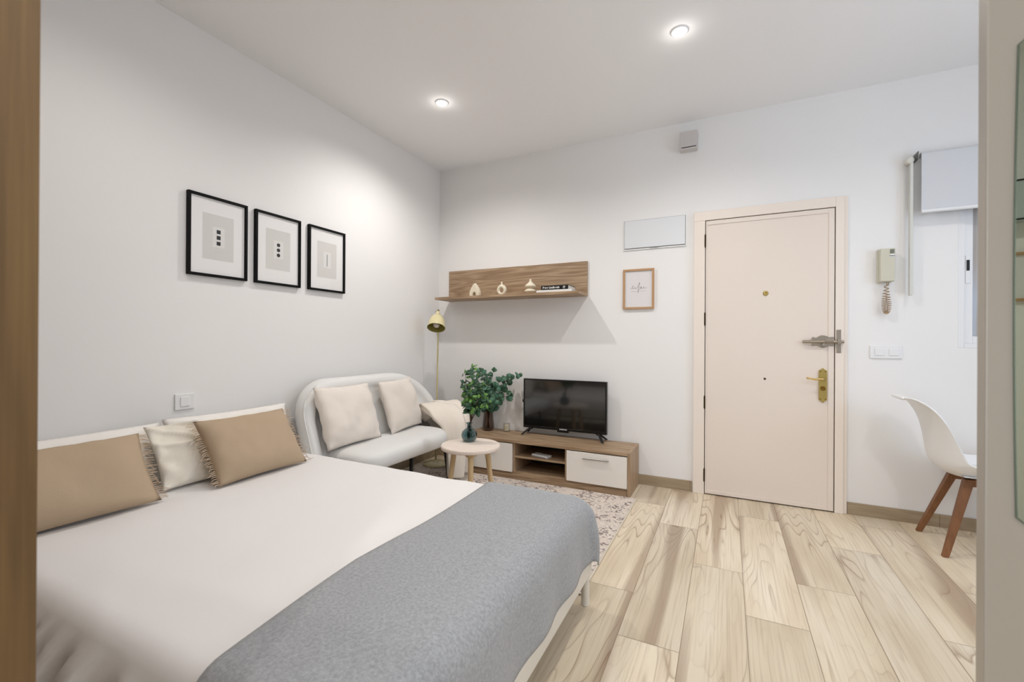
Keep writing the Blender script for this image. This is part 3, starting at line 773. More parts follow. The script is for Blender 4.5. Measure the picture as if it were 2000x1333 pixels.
# round teal vase
GX, GY = 1.005, -1.055
t = thing('teal_glass_vase', 'small round teal glass vase on the side table', 'vase', (GX, GY, TZ+.0005))
out_ = [(.022, 0), (.038, .005), (.050, .022), (.054, .044), (.048, .066), (.032, .082), (.017, .092), (.0145, .108), (.017, .120), (.024, .126)]
inn_ = [(.023, .1245), (.0155, .118), (.0125, .108), (.0145, .093), (.030, .0795), (.0455, .064), (.051, .044), (.047, .024), (.036, .010), (.008, .008)]
bm = bmesh.new(); lathe(bm, out_+inn_, (0, 0, 0), 40); obj('glass_body', bm, M_teal, t, smooth=True)
brs = []
for (ex, ey, ez) in [(.02, .0, .50), (-.03, -.01, .46), (.05, .02, .44), (.09, .02, .38), (-.05, .02, .36), (.03, -.03, .34), (.08, -.02, .30), (-.02, -.02, .27), (.12, .02, .28)]:
    k = rnd.uniform(-.006, .006)
    brs.append([(-.006+k, k, .015), (.004+k, k*.5, .11), (.014+ex*.3, ey*.4, .20), (ex*.75+.008, ey*.8, .20+(ez-.2)*.55), (ex, ey, ez)])
foliage('green_leaf_sprig', 'leafy green sprig on dark stems standing in the teal vase', (GX, GY, TZ+.0005), brs, .020, [M_leafd, M_leafy], 11, pointy=1, start=.50, step=2)

# ------------------------------------------------------------------ floor lamp
LX, LY = .200, -.318
t = thing('floor_lamp', 'cream yellow floor lamp with bell shade in the corner behind the sofa', 'floor lamp', (LX, LY, .0095))
bm = bmesh.new(); lathe(bm, [(.112, 0), (.115, .006), (.112, .016), (.040, .022), (.014, .026), (.010, .04)], (0, 0, 0), 48); obj('base', bm, M_lamp, t, smooth=True)
bm = bmesh.new(); tube(bm, [(0, 0, .03), (.010, .0, .7), (.020, 0, 1.30), (.018, -.0, 1.372)], .0068, 14); obj('pole', bm, M_pole, t, smooth=True)
bm = bmesh.new(); lathe(bm, [(.010, 0), (.011, .008), (.006, .014)], (.018, 0, 1.385), 14)
tube(bm, [(-.004, -.004, 1.38), (.045, -.02, 1.36)], .006, 8)
obj('swivel_joint', bm, mat('swivel_olive', (136, 124, 82), .4), t)
# bell shade built along local -z then tilted
prof = [(.012, 0), (.016, -.010), (.020, -.030), (.030, -.042), (.050, -.060), (.064, -.085), (.072, -.115), (.077, -.150), (.079, -.172)]
bm = bmesh.new(); lathe(bm, prof, (0, 0, 0), 40, capb=True, capt=False)
sh = obj('lamp_shade', bm, M_lamp, t, smooth=True)
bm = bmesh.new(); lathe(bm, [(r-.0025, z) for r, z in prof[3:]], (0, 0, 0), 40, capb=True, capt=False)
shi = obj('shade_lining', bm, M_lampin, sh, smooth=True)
bm = bmesh.new(); lathe(bm, [(.012, -.07), (.013, -.10), (.024, -.118), (.029, -.138), (.024, -.156), (.010, -.165)], (0, 0, 0), 24); obj('bulb', bm, M_bulb, sh, smooth=True)
sh.location = (.030, -.02, 1.378); sh.rotation_euler = (math.radians(-27), math.radians(-14), 0)

# ------------------------------------------------------------------ rug
def rugmat():
    m = bpy.data.materials.new('vintage_rug'); m.use_nodes = True
    nt = m.node_tree; N = nt.nodes; L = nt.links; b = N['Principled BSDF']; b.inputs['Roughness'].default_value = 1
    tc = N.new('ShaderNodeTexCoord')
    vo = N.new('ShaderNodeTexVoronoi'); vo.feature = 'DISTANCE_TO_EDGE'; vo.inputs['Scale'].default_value = 17
    n0 = N.new('ShaderNodeTexNoise'); n0.inputs['Scale'].default_value = 12; n0.inputs['Detail'].default_value = 3
    mx = N.new('ShaderNodeMix'); mx.data_type = 'RGBA'; mx.inputs[0].default_value = .12
    L.new(tc.outputs['Object'], n0.inputs['Vector']); L.new(tc.outputs['Object'], mx.inputs[6]); L.new(n0.outputs['Color'], mx.inputs[7]); L.new(mx.outputs[2], vo.inputs['Vector'])
    r1 = N.new('ShaderNodeValToRGB'); r1.color_ramp.elements[0].position = .04; r1.color_ramp.elements[1].position = .16; r1.color_ramp.elements[0].color = (1,1,1,1); r1.color_ramp.elements[1].color = (0,0,0,1)
    L.new(vo.outputs['Distance'], r1.inputs[0])
    n1 = N.new('ShaderNodeTexNoise'); n1.inputs['Scale'].default_value = 7; n1.inputs['Detail'].default_value = 6; L.new(tc.outputs['Object'], n1.inputs['Vector'])
    r2 = N.new('ShaderNodeValToRGB'); r2.color_ramp.elements[0].position = .43; r2.color_ramp.elements[1].position = .52; L.new(n1.outputs['Fac'], r2.inputs[0])
    n3 = N.new('ShaderNodeTexNoise'); n3.inputs['Scale'].default_value = 70; n3.inputs['Detail'].default_value = 3; L.new(tc.outputs['Object'], n3.inputs['Vector'])
    r3 = N.new('ShaderNodeValToRGB'); r3.color_ramp.elements[0].position = .42; r3.color_ramp.elements[1].position = .56; L.new(n3.outputs['Fac'], r3.inputs[0])
    m1 = N.new('ShaderNodeMath'); m1.operation = 'MULTIPLY'; L.new(r1.outputs[0], m1.inputs[0]); L.new(r2.outputs[0], m1.inputs[1])
    m2 = N.new('ShaderNodeMath'); m2.operation = 'MULTIPLY'; L.new(m1.outputs[0], m2.inputs[0]); L.new(r3.outputs[0], m2.inputs[1])
    m3 = N.new('ShaderNodeMath'); m3.operation = 'MULTIPLY_ADD'; m3.inputs[1].default_value = .22; L.new(r3.outputs[0], m3.inputs[0]); L.new(m2.outputs[0], m3.inputs[2])
    cx = N.new('ShaderNodeMix'); cx.data_type = 'RGBA'; cx.inputs[6].default_value = lin((226, 214, 202)); cx.inputs[7].default_value = lin((134, 118, 114)); cx.clamp_factor = True
    L.new(m3.outputs[0], cx.inputs[0]); L.new(cx.outputs[2], b.inputs['Base Color'])
    return m
t = thing('rug', 'pale vintage patterned rug under the side table and bed end', 'rug', (0, 0, 0.0005))
RU = (.05, 1.977, -1.70, -.379)
bm = bmesh.new(); nx, ny = 60, 40; vv = []
for i in range(nx+1):
    for j in range(ny+1):
        x = RU[0]+(RU[1]-RU[0])*i/nx; y = RU[2]+(RU[3]-RU[2])*j/ny
        vv.append(bm.verts.new((x, y, .0088)))
for i in range(nx):
    for j in range(ny): bm.faces.new([vv[i*(ny+1)+j], vv[(i+1)*(ny+1)+j], vv[(i+1)*(ny+1)+j+1], vv[i*(ny+1)+j+1]])
box(bm, (RU[0], RU[2], 0), (RU[1], RU[3], .0078))
obj('pile', bm, rugmat(), t)
mb = mat('rug_binding', (222, 211, 194), .9)
for a, b in (((RU[1]+.0002, RU[2]), (RU[1]+.008, RU[3])), ((RU[0]-.008, RU[2]), (RU[0]-.0002, RU[3]))): obj('bound_edge', boxm((a[0], a[1], 0), (b[0], b[1], .0095)), mb, t, bevel=.003)

# ------------------------------------------------------------------ soft shapes
def cushion_bm(w, h, th, n=26, wrinkle=.006, seed=0, pinch=.05, sag=0.0):
    """local x width, y height from 0..h, z thickness"""
    bm = bmesh.new(); S = []
    for side in (1, -1):
        g = []
        for i in range(n+1):
            row = []
            for j in range(n+1):
                u = -1+2*i/n; v = -1+2*j/n
                # edges pull in between corners
                x = u*w/2*(1-pinch*(1-v*v)*abs(u)**3) ; y = v*h/2*(1-pinch*1.1*(1-u*u)*abs(v)**3)
                e = max(0, (1-abs(u)**2.6))**.55*max(0, (1-abs(v)**2.6))**.55
                nz_ = noise.noise(Vector((x*7+seed, y*7, side*3+seed)))*wrinkle*2.2*min(1, e*2) + noise.noise(Vector((x*22+seed, y*18, side*3)))*wrinkle*.6*min(1, e*2)
                # creases radiating from edge
                er = (1-min(1, e*1.6))
                nz_ += er*(1-er)*wrinkle*2.0*math.sin((x if abs(v) > abs(u) else y)*60+seed)
                z = side*(th/2*e + (nz_ if 0 < i < n and 0 < j < n else 0))
                y2 = y+h/2 - sag*(u*u)*.0 - sag*math.cos(u*PI/2)*(v+1)/2
                row.append((x, y2, z))
            g.append(row)
        S.append(g)
    V = {}
    def vert(side, i, j):
        key = (0 if (i in (0, n) or j in (0, n)) else side, i, j)
        if key not in V: V[key] = bm.verts.new(S[side][i][j])
        return V[key]
    for side in (0, 1):
        for i in range(n):
            for j in range(n):
                q = [vert(side, i, j), vert(side, i+1, j), vert(side, i+1, j+1), vert(side, i, j+1)]
                bm.faces.new(q if side == 0 else q[::-1])
    return bm
def place(o, base, lean, yawdeg=0, rolldeg=0):
    """cushion leaning against a wall at -x: local x -> +y world, local y -> up/back, local z -> +x"""
    th = math.radians(lean)
    zx = Vector((math.cos(th), 0, math.sin(th))); up = Vector((-math.sin(th), 0, math.cos(th))); wx = Vector((0, 1, 0))
    m = Matrix((wx, up, zx)).transposed()
    m = Matrix.Rotation(math.radians(yawdeg), 3, 'Z') @ m @ Matrix.Rotation(math.radians(rolldeg), 3, 'Z')
    m4 = m.to_4x4(); m4.translation = Vector(base)
    o.matrix_world = m4

# ------------------------------------------------------------------ sofa
t = thing('sofa', 'white two seat sofa with a rounded shell back beside the bed', 'sofa', (0, 0, 0))
SY0, SY1 = -1.725, -.375
# shell back: rounded outline in (y,z), closed rings from back to front rim to recessed inside
def outline(inset, zlow, n=72):
    y0 = SY0+inset; y1 = SY1-inset; zt = .864-inset; RL = max(.26-inset*.6, .05); RR = max(.48-inset*.8, .05); Rb = .04
    pts = []
    def arc(cy, cz, r, a0, a1, m, rz=None):
        rz = rz or r
        for k in range(m+1):
            a = a0+(a1-a0)*k/m; pts.append((cy+r*math.cos(a), cz+rz*math.sin(a)))
    zl = zlow+inset*.6
    arc(y0+Rb, zl+Rb, Rb, 1.5*PI, PI, 6)
    # left side going up
    for k in range(1, 8): pts.append((y0, zl+Rb+(zt-RL*.95-zl-Rb)*k/8))
    arc(y0+RL, zt-RL*.95, RL, PI, PI/2, 16, RL*.95)
    for k in range(1, 16): pts.append((y0+RL+(y1-y0-RL-RR)*k/16, zt))
    arc(y1-RR, zt-RR*.9, RR, PI/2, 0, 16, RR*.9)
    for k in range(1, 8): pts.append((y1, zt-RR*.9-(zt-RR*.9-zl-Rb)*k/8))
    arc(y1-Rb, zl+Rb, Rb, 0, -PI/2, 6)
    for k in range(1, 12): pts.append((y1-Rb+(y0-y1+2*Rb)*k/12, zl))
    return pts
def xb(z): return .060+(.872-z)*.30      # rear surface
def xf(z): return .175+(.872-z)*.34      # rim front
def xr(z): return .150+(.872-z)*.25      # recessed inner face
levels = [(0.03, lambda z: xb(z)), (0.008, lambda z: xb(z)+.012), (0.0, lambda z: xb(z)+.035), (0.0, lambda z: xf(z)-.035), (0.008, lambda z: xf(z)-.010), (0.028, lambda z: xf(z)), (0.055, lambda z: xf(z)-.002), (0.075, lambda z: xf(z)-.018), (0.088, lambda z: xr(z)+.01), (0.12, lambda z: xr(z)), (.26, lambda z: xr(z)+.012)]
bm = bmesh.new(); rings = []
for ins, fx in levels:
    rings.append([bm.verts.new((fx(z), y, z)) for y, z in outline(ins, .30)])
n = len(rings[0])
for a, b in zip(rings, rings[1:]):
    for i in range(n): bm.faces.new([a[i], a[(i+1)%n], b[(i+1)%n], b[i]])
bm.faces.new(rings[0][::-1]); bm.faces.new(rings[-1])
obj('backrest', bm, M_fabwhite, t, smooth=True)
# piping along the side seams
for ins, fx in ((.004, lambda z: xf(z)-.018),):
    bm = bmesh.new(); ps = [(fx(z), y, z) for y, z in outline(ins-.004, .30)][2:26]; tube(bm, ps, .004, 6); obj('piping', bm, M_fabwhite, t, smooth=True)
# seat: rounded rectangle slab
def rrect(x0, x1, y0, y1, r1, r2, m=10):
    pts = []
    for cx_, cy_, a0, r in ((x0+.05, y0+.05, PI, .05), (x1-r1, y0+r1, 1.5*PI, r1), (x1-r2, y1-r2, 0, r2), (x0+.05, y1-.05, PI/2, .05)):
        for k in range(m+1):
            a = a0+PI/2*k/m; pts.append((cx_+r*math.cos(a), cy_+r*math.sin(a)))
    return pts
bm = bmesh.new(); rings = []
sx0, sx1, sy0, sy1 = .19, .655, -1.605, -.640
for ins, z in ((.05, .322), (.02, .326), (.004, .342), (0, .365), (.0, .392), (.008, .412), (.026, .428), (.06, .436), (.13, .440), (.2, .441)):
    base_ = rrect(sx0, sx1, sy0, sy1, .14, .24)
    cx_, cy_ = (sx0+sx1)/2, (sy0+sy1)/2
    kx = 1-ins/((sx1-sx0)/2); ky = 1-ins/((sy1-sy0)/2)
    rings.append([bm.verts.new((cx_+(x-cx_)*kx, cy_+(y-cy_)*ky, z)) for x, y in base_])
n = len(rings[0])
for a, b in zip(rings, rings[1:]):
    for i in range(n): bm.faces.new([a[i], a[(i+1)%n], b[(i+1)%n], b[i]])
bm.faces.new(rings[0][::-1]); bm.faces.new(rings[-1])
obj('seat', bm, M_fabwhite, t, smooth=True)
obj('seat_frame', boxm((.25, -1.52, .300), (.56, -.63, .3215)), M_blkmetal, t, bevel=.005)
for (xa, ya, xb_, yb_) in ((.545, -1.075, .57, -1.13), (.53, -.66, .545, -.63), (.28, -1.45, .25, -1.50), (.26, -.74, .24, -.72), (.545, -1.47, .57, -1.52)):
    bm = bmesh.new(); tube(bm, [(xa, ya, .30), (xb_, yb_, .0100)], [.012, .008], 12); obj('leg', bm, M_blkmetal, t)
# sofa cushions
o = obj('sofa_cushion', cushion_bm(.50, .405, .15, seed=2, wrinkle=.009), M_cushion, smooth=True)
place(o, (.365, -1.425, .442), 19, 4, -1); tag(o, 'cream square cushion leaning on the left half of the sofa back', 'cushion', 'cushions on the sofa')
o = obj('sofa_cushion', cushion_bm(.45, .40, .14, seed=9, wrinkle=.009), M_cushion, smooth=True)
place(o, (.340, -.875, .442), 17, 8, 1); tag(o, 'cream square cushion at the right end of the sofa near the throw', 'cushion', 'cushions on the sofa')

# throw over the sofa end
def throw_bm():
    """two bunched lobes sweeping over the sofa end and falling to the floor"""
    bm = bmesh.new()
    def lobe(path, width, seedv):
        P = [Vector(p) for p in path]; out = []
        nseg = 12
        for i in range(len(P)-1):
            p0 = P[max(i-1, 0)]; p1 = P[i]; p2 = P[i+1]; p3 = P[min(i+2, len(P)-1)]
            for k in range(nseg):
                s = k/nseg; out.append(.5*((2*p1)+(p2-p0)*s+(2*p0-5*p1+4*p2-p3)*s*s+(3*p1-p0-3*p2+p3)*s**3))
        out.append(P[-1]); m = len(out); rings = []
        for i, p in enumerate(out):
            s = i/(m-1)
            tdir = (out[min(i+1, m-1)]-out[max(i-1, 0)]).normalized()
            side = Vector((.86, .5, 0)); side = (side-tdir*side.dot(tdir)).normalized(); nn = tdir.cross(side).normalized()
            wd = width(s); ring = []
            K = 28
            for k in range(K):
                a = 2*PI*k/K
                rr = 1+.10*math.sin(a*5+seedv+s*3)+.06*math.sin(a*9+s*7+seedv)
                tp = min(1, (1-s)*9+.25)
                ring.append(bm.verts.new(p+side*math.cos(a)*wd[0]*rr+nn*math.sin(a)*wd[1]*rr))
            rings.append(ring)
        for a, b in zip(rings, rings[1:]):
            for k in range(len(a)): bm.faces.new([a[k], a[(k+1)%len(a)], b[(k+1)%len(b)], b[k]])
        bm.faces.new(rings[0][::-1]); bm.faces.new(rings[-1])
    lobe([(.25, -.575, .50), (.34, -.585, .555), (.47, -.60, .545), (.57, -.61, .46), (.61, -.62, .26), (.615, -.625, .035)], lambda s: (.06+.055*math.sin(min(1, s*2.2)*PI/2)-.085*max(0, s-.4), .062-.040*s), 0)
    lobe([(.22, -.42, .46), (.32, -.43, .545), (.44, -.46, .565), (.545, -.49, .48), (.585, -.50, .28), (.585, -.50, .04)], lambda s: (.06+.06*math.sin(min(1, s*2.2)*PI/2)-.10*max(0, s-.4), .062-.040*s), 2)
    return bm
o = obj('throw_blanket', throw_bm(), M_throw, smooth=True); tag(o, 'cream throw bunched over the right end of the sofa and falling to the rug', 'blanket')

# ------------------------------------------------------------------ bed
BX1, BY0, BY1, BT = 2.03, -3.08, -1.735, .455
t = thing('bed', 'low double bed with white metal frame along the left wall', 'bed', (0, 0, 0))
bm = bmesh.new()
box(bm, (.03, BY1-.03, .150), (2.0118, BY1, .195)); box(bm, (.03, BY0, .150), (2.0118, BY0+.03, .195)); box(bm, (2.012, BY0, .132), (2.040, BY1, .195)); box(bm, (.03, BY0+.03, .150), (.055, BY1-.03, .195))
obj('frame', bm, M_bedm, t, bevel=.006)
for x, y in ((2.003, BY1-.018), (2.003, BY0+.02), (.06, BY1-.018), (.06, BY0+.02)):
    bm = bmesh.new(); lathe(bm, [(.0175, .0), (.0175, .138)] if x < 2 else [(.0175, .0), (.0175, .1315)], (x+.014 if x > 1 else x, y, .0012 if (y < -2 or x > 2) else .0105), 24)
    obj('leg', bm, M_bedm, t)
bm = bmesh.new(); box(bm, (.035, BY0+.02, .1955), (1.985, BY1-.02, .40)); obj('mattress', bm, M_matt, t, bevel=.04)

def drape(hang, R):
    if hang <= 0: return 0, 0
    if hang < R*PI/2: a = hang/R; return R*math.sin(a), R*(1-math.cos(a))
    return R, R+(hang-R*PI/2)
def cloth(name, x0, fx, y0, yh0, y1, yh1, top, R, off, step, mat_, parent=None, folds=1.0, xh=0, thick=.006, edgefn=None, near_flare=.0, wob=.004):
    """flat area x0..fx, y0..y1; hangs yh0 over y0 side (near), yh1 over y1 side (far), xh over the foot"""
    bm = bmesh.new()
    nx = int((fx-x0+xh)/step); ny = int((y1-y0+yh0+yh1)/step); G_ = []
    for i in range(nx+1):
        row = []
        for j in range(ny+1):
            s = x0+(fx+xh-x0)*i/nx; tt = (y0-yh0)+(y1-y0+yh0+yh1)*j/ny
            if edgefn and True: s = edgefn(tt)+(fx+xh-edgefn(tt))*i/nx
            a = s-fx
            bnear = y0-tt; bfar = tt-y1
            ox = oy = 0; dz = 0
            sgn = -1 if bnear > 0 else 1
            b = max(bnear, bfar, 0)
            px = min(s, fx); py = min(max(tt, y0), y1)
            if a > 0 and b > 0:
                h = math.hypot(a, b); hr, dz = drape(h, R)
                ux, uy = a/h, b/h
                fl = 1+.55*(2*ux*uy)*min(1, h/.2)
                ox = hr*ux*fl; oy = sgn*hr*uy*fl
            elif a > 0:
                hr, dz = drape(a, R); ox = hr
            elif b > 0:
                hr, dz = drape(b, R); oy = sgn*hr
                if bnear > 0: oy -= near_flare*max(0, b-R)
            hfold = max(0, dz-R*.6)
            if b > 0 and bnear > 0: 
                f_ = folds*min(.055, hfold*.42)
                q = s*1.0+.05*noise.noise(Vector((s*2, 3, 1)))
                oy -= f_*(1+math.sin(q*50+2.2*noise.noise(Vector((s*3, dz*1.5, 0)))*3)+.6*math.sin(q*93+1))
            elif b > 0: oy += folds*min(.008, hfold*.06)*(1+math.sin(s*26))
            if a > 0: ox += folds*min(.005, hfold*.03)*(1+math.sin(tt*21+2*noise.noise(Vector((tt*2, 0, 0)))))
            flat = noise.noise(Vector((s*2.2, tt*2.6, .5)))*wob + noise.noise(Vector((s*7, tt*5, 4.5)))*wob*.45
            flat *= 1-.85*min(1, dz/.09)
            row.append(bm.verts.new((px+ox, py+oy, top+off-dz+flat)))
        G_.append(row)
    for i in range(nx):
        for j in range(ny): bm.faces.new([G_[i][j], G_[i+1][j], G_[i+1][j+1], G_[i][j+1]])
    o = obj(name, bm, mat_, parent, smooth=True)
    sm = o.modifiers.new('thick', 'SOLIDIFY'); sm.thickness = thick; sm.offset = 1
    return o
dv = cloth('duvet', .06, 1.955, -3.03, .42, -1.80, .20, BT, .075, 0, .022, M_duvet, xh=.16, near_flare=.22, wob=.008)
tag(dv, 'smooth white duvet spread over the bed, gathered in pleats on the near side', 'duvet')
def gmat():
    m = bpy.data.materials.new('grey_melange_wool'); m.use_nodes = True
    nt = m.node_tree; N = nt.nodes; L = nt.links; b = N['Principled BSDF']; b.inputs['Roughness'].default_value = .95; b.inputs['Sheen Weight'].default_value = .25
    tc = N.new('ShaderNodeTexCoord'); n = N.new('ShaderNodeTexNoise'); n.inputs['Scale'].default_value = 120; n.inputs['Detail'].default_value = 6; n.inputs['Roughness'].default_value = .8
    L.new(tc.outputs['Object'], n.inputs['Vector'])
    r = N.new('ShaderNodeValToRGB'); r.color_ramp.elements[0].position = .3; r.color_ramp.elements[1].position = .7
    r.color_ramp.elements[0].color = lin((128, 129, 131)); r.color_ramp.elements[1].color = lin((172, 174, 177))
    L.new(n.outputs['Fac'], r.inputs[0]); L.new(r.outputs[0], b.inputs['Base Color'])
    bp = N.new('ShaderNodeBump'); bp.inputs['Strength'].default_value = .3; bp.inputs['Distance'].default_value = .002; L.new(n.outputs['Fac'], bp.inputs['Height']); L.new(bp.outputs[0], b.inputs['Normal'])
    return m
bk = cloth('bed_blanket', 1.565, 1.955, -3.03, .30, -1.80, .16, BT, .082, .0085, .016, gmat(), xh=.305, folds=1.3, wob=.008,
           edgefn=lambda y: 1.565+.012*math.sin(y*5)+max(0, (-2.6-y))*.14)
tag(bk, 'grey melange blanket folded across the foot end of the bed', 'blanket')

# ------------------------------------------------------------------ bed pillows
def pillow(name, label, w, h, th, m, base, lean, yaw_=0, roll_=0, seed=0, group=None, wr=.007, fringe=None, ridge=False):
    if fringe is None:
        cb = cushion_bm(w, h, th, seed=seed, wrinkle=wr, pinch=.045, n=44 if ridge else 26)
        if ridge:   # loose flap folded diagonally over the front
            for v in cb.verts:
                if v.co.z > .004:
                    x, y = v.co.x/w, v.co.y/h
                    for (a, b_, c, amp, wd) in ((.75, 1.0, -.78, .020, .035), (.45, 1.0, -.42, .013, .03), (1.2, 1.0, -.40, .011, .03)):
                        dd = a*x+b_*y+c+.04*math.sin(y*7)
                        v.co.z += amp*math.exp(-(dd/wd)**2) + (.008 if dd > 0 and amp > .015 else 0)
        o = obj(name, cb, m, smooth=True)
        place(o, base, lean, yaw_, roll_)
        return tag(o, label, 'pillow', group)
    t = thing(name, label, 'pillow', (0, 0, 0), group)
    obj('pillow_body', cushion_bm(w, h, th, seed=seed, wrinkle=wr, pinch=.045), m, t, smooth=True)
    rr = random.Random(seed)
    for s in fringe:
        bm = bmesh.new()
        for k in range(34):
            y = h*(.03+.94*k/33)
            pin = 1-.045*(1-((y/h)*2-1)**2)
            x = s*w/2*pin
            L1 = rr.uniform(.020, .040)
            p = [(x-s*.004, y, 0), (x+s*L1*.5, y+rr.uniform(-.006, .004), rr.uniform(-.004, .006)), (x+s*L1, y-rr.uniform(.0, .016), rr.uniform(-.01, .012))]
            tube(bm, p, [.0022, .0018, .0010], 5)
        obj('fringe', bm, mat('tan_fringe', (196, 172, 146), .95) if 'tan_fringe' not in bpy.data.materials else bpy.data.materials['tan_fringe'], t)
    place(t, base, lean, yaw_, roll_)
    return t
PZ = BT+.012
pillow('bed_pillow', 'large white pillow against the left wall behind the left tan pillow', .88, .272, .15, M_pillow, (.205, -2.875, PZ), 18, seed=1, group='white pillows against the wall')
pillow('bed_pillow', 'large white pillow against the left wall behind the right tan pillow', .66, .285, .14, M_pillow, (.205, -2.095, PZ), 18, seed=4, group='white pillows against the wall')
pillow('cream_pillow', 'creased cream pillow with a loose flap, between the two tan pillows', .54, .31, .10, M_pcream, (.385, -2.275, PZ), 34, seed=6, wr=.012, roll_=-1.0, ridge=True)
pillow('tan_pillow', 'wide tan pillow with fringed ends at the left edge of the bed', .62, .315, .14, M_tan, (.485, -2.905, PZ), 36, seed=12, wr=.005, fringe=(1, -1), group='tan fringed pillows')
pillow('tan_pillow', 'smaller tan pillow with fringed ends next to the sofa', .47, .335, .13, M_tan, (.520, -2.162, PZ), 35, yaw_=2, seed=15, wr=.006, fringe=(1, -1), group='tan fringed pillows')

# ------------------------------------------------------------------ chair at the right
t = thing('dining_chair', 'white moulded shell chair on splayed wooden legs under the window', 'chair', (3.80, -.315, 0))
# shell: centre-line profile, facing +x
prof = [(.255, .430), (.20, .436), (.12, .424), (.03, .408), (-.07, .400), (-.150, .412), (-.200, .455), (-.212, .520), (-.218, .600), (-.234, .690), (-.266, .765), (-.305, .808), (-.335, .822), (-.352, .815)]
halfw = [.185, .205, .225, .232, .232, .228, .224, .218, .210, .198, .178, .150, .118, .095]
bm = bmesh.new(); rows = []; K = 20
for idx, ((px, pz), hw) in enumerate(zip(prof, halfw)):
    row = []
    i0 = max(idx-1, 0); i1 = min(idx+1, len(prof)-1)
    tx, tz = prof[i1][0]-prof[i0][0], prof[i1][1]-prof[i0][1]; l = math.hypot(tx, tz); nx_, nz_ = tz/l, -tx/l   # normal pointing to the sitter
    if nz_ < 0 and idx < 6: nx_, nz_ = -nx_, -nz_
    if nx_ < 0: nx_, nz_ = -nx_, -nz_
    if idx < 5: nx_, nz_ = 0, 1
    side = [.030, .045, .055, .066, .082, .096, .094, .076, .056, .038, .020, .006, .001, 0][idx]
    for k in range(K+1):
        u = -1+2*k/K
        cv = side*abs(u)**2.6
        row.append(bm.verts.new((px+nx_*cv, u*hw*(1-.06*abs(u)**4), pz+nz_*cv)))
    rows.append(row)
for a, b in zip(rows, rows[1:]):
    for k in range(K): bm.faces.new([a[k], a[k+1], b[k+1], b[k]])
sh_ = obj('seat_shell', bm, M_shell, t, smooth=True)
sm = sh_.modifiers.new('s', 'SUBSURF'); sm.levels = 1; sm.render_levels = 2
sm = sh_.modifiers.new('t', 'SOLIDIFY'); sm.thickness = .007; sm.offset = 0
_m = sh_.data; _top = [v.co.copy() for v in _m.vertices][-(K+1):]
bm = bmesh.new(); tube(bm, _top, .0085, 10); obj('rolled_edge', bm, M_shell, t, smooth=True)
bm = bmesh.new()
cu = cushion_bm(.36, .38, .03, n=16, wrinkle=.001); 
for v in cu.verts: v.co = Vector((v.co.y-.13, v.co.x, v.co.z+.428))
obj('seat_pad', cu, mat('seat_pad_white', (232, 231, 230), .5), t, smooth=True); bm.free()
for sx, sy in ((-1, -1), (-1, 1), (1, -1), (1, 1)):
    bm = bmesh.new(); tapered(bm, (sx*.10+.02, sy*.085, .402), (sx*.205+.0, sy*.178, .0005), .040, .026, .040, .026)
    obj('leg', bm, M_beech, t, bevel=.003)
bm = bmesh.new(); tapered(bm, (-.10, -.095, .395), (.15, .095, .395), .03, .03, .03, .03); bm.free()
bm = bmesh.new(); box(bm, (-.10, -.09, .362), (.14, -.06, .402)); box(bm, (-.10, .06, .362), (.14, .09, .402)); box(bm, (.0, -.06, .362), (.04, .06, .396)); obj('under_frame', bm, M_beech, t, bevel=.003)

# ------------------------------------------------------------------ foreground: wardrobe at the left edge
t = thing('wardrobe', 'dark oak wardrobe side rising along the left edge of the view', 'wardrobe', (.016, -3.99, 0))
WW, WH = 1.870, 2.62  # unseen width and height stretched to keep the rear fill off the bed
obj('side_panel', boxm((WW-.020, 0, 0), (WW, .610, WH)), M_wardo, t, bevel=.001)
obj('side_panel', boxm((0, 0, 0), (.02, .61, WH)), M_wardo, t)
obj('back_panel', boxm((.0203, .590, 0.0), (WW-.0203, .609, WH)), M_wardo, t)
obj('top', boxm((.0203, .0, WH-.02), (WW-.0203, .5897, WH)), M_wardo, t)
nd = 4; dw = (WW-.041)/nd
for k in range(nd):
    d = obj('door', boxm((.0205+k*dw, -.0, .06), (.0205+(k+1)*dw-.002, .018, WH-.022)), M_wardo, t, bevel=.001)
    kx = .0205+k*dw+(dw-.04 if k % 2 == 0 else .04)
    obj('knob', (lambda bm: (lathe(bm, [(.012, 0), (.012, -.02)], (kx, -.0, 1.1), 16, 'y'), bm)[-1])(bmesh.new()), M_alu, d)

# ------------------------------------------------------------------ door_2: open leaf with bevelled mirror at the right edge
a = math.radians(-8)
leaf = struct('door_2', boxm((.003, 0, .008), (.790, .036, 2.10)), M_leafdoor, bevel=.002)
leaf.location = (2.87, -2.76, 0); leaf.rotation_euler = (0, 0, a)
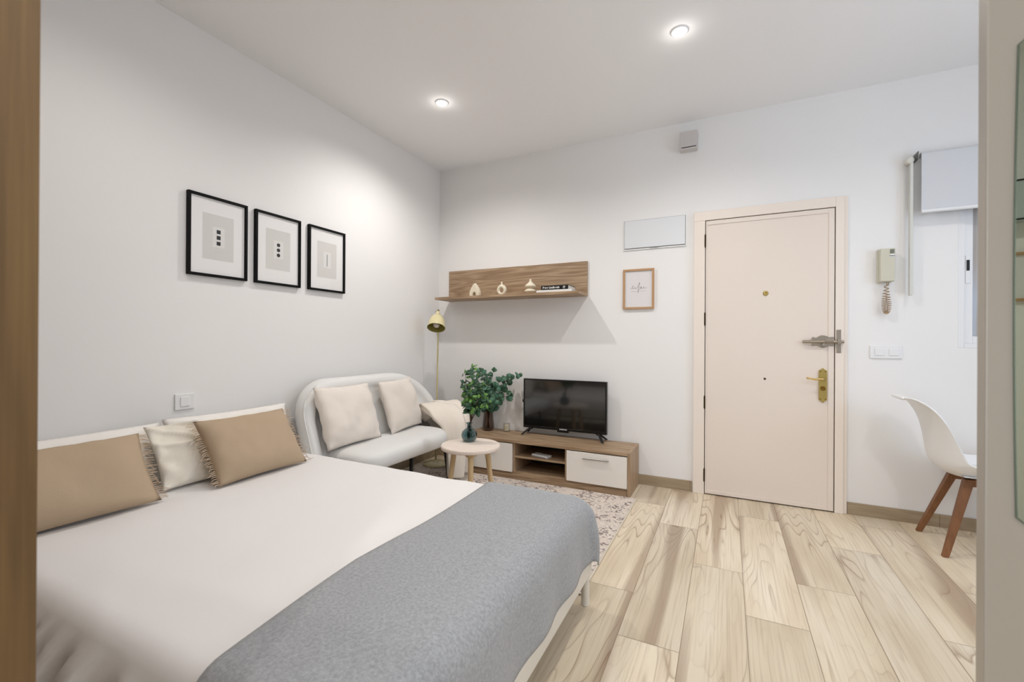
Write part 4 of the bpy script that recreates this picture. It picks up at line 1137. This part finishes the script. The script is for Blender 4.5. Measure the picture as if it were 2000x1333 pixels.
# mirror: cut-corner outline with gently bowed sides
def mirror_outline(ins):
    z0, z1, x0, x1 = .880+ins, 1.5345+ins*-1, .0282+ins, .760-ins
    c = .0135
    pts = []
    for k in range(13):
        s = k/12; z = (z0+c)+(z1-z0-2*c)*s; pts.append((x0+.0030*(2*s-1)**2, z))
    pts += [(x0+.016, z1-.002), (x0+.03, z1)]
    pts += [(x1-.03, z1), (x1-.016, z1-.002)]
    for k in range(13):
        s = 1-k/12; z = (z0+c)+(z1-z0-2*c)*s; pts.append((x1-.0030*(2*s-1)**2, z))
    pts += [(x1-.016, z0+.002), (x1-.03, z0), (x0+.03, z0), (x0+.016, z0+.002)]
    return pts
bm = bmesh.new(); prism(bm, mirror_outline(0), -.0030, -.0002); me1 = obj('mirror_edge', bm, M_mredge, leaf)
bm = bmesh.new(); prism(bm, mirror_outline(.0016), -.0042, -.0031); obj('mirror', bm, M_mirror, leaf)
bm = bmesh.new(); 
tube(bm, [(.06, -.05, 1.02), (.06, -.0, 1.02)], .008, 8); tube(bm, [(.06, -.05, 1.02), (.16, -.05, 1.02)], .008, 8); bm.free()
for z in (.25, 1.05, 1.85):
    bm = bmesh.new(); lathe(bm, [(.006, -.04), (.006, .04)], (.797, .0, z), 10); obj('hinge', bm, M_alu, leaf)

# what the mirror shows: the rear wall with an oak frame and a grey wall cabinet
def rear_frame(x0, x1, z0, z1):
    t = thing('oak_framed_drawing', 'oak framed line drawing seen reflected in the mirror', 'framed print', ((x0+x1)/2, RY+.0005, z0))
    W = (x1-x0)/2; H = z1-z0; f = .014
    bm = bmesh.new(); box(bm, (-W, 0, 0), (-W+f, .02, H)); box(bm, (W-f, 0, 0), (W, .02, H)); box(bm, (-W+f, 0, 0), (W-f, .02, f)); box(bm, (-W+f, 0, H-f), (W-f, .02, H))
    obj('frame', bm, M_oakf, t); obj('paper', boxm((-W+f, .0, f), (W-f, .008, H-f)), bpy.data.materials['paper_white'], t)
    bm = bmesh.new(); stroke(bm, [(-.15, H*.4), (-.12, H*.5), (-.08, H*.62), (-.04, H*.42), (0, H*.4), (.05, H*.6), (.1, H*.45), (.15, H*.5)], .002, .0085); stroke(bm, [(-.15, H*.45), (.15, H*.47)], .001, .0085)
    obj('drawing', bm, M_inkg, t)
rear_frame(2.75, 3.35, 1.365, 1.635)
t = thing('grey_wall_cabinet', 'flat grey wall cabinet seen reflected in the mirror', 'cabinet', (3.05, RY+.0005, 1.80))
obj('body', boxm((-.5, 0, 0), (.5, .10, .22)), mat('cabinet_grey', (186, 194, 196), .5), t, bevel=.003)
obj('edge_strip', boxm((-.5, .10, 0), (.5, .104, .008)), M_ink, t); obj('edge_strip', boxm((-.5, .10, .212), (.5, .104, .22)), M_ink, t)
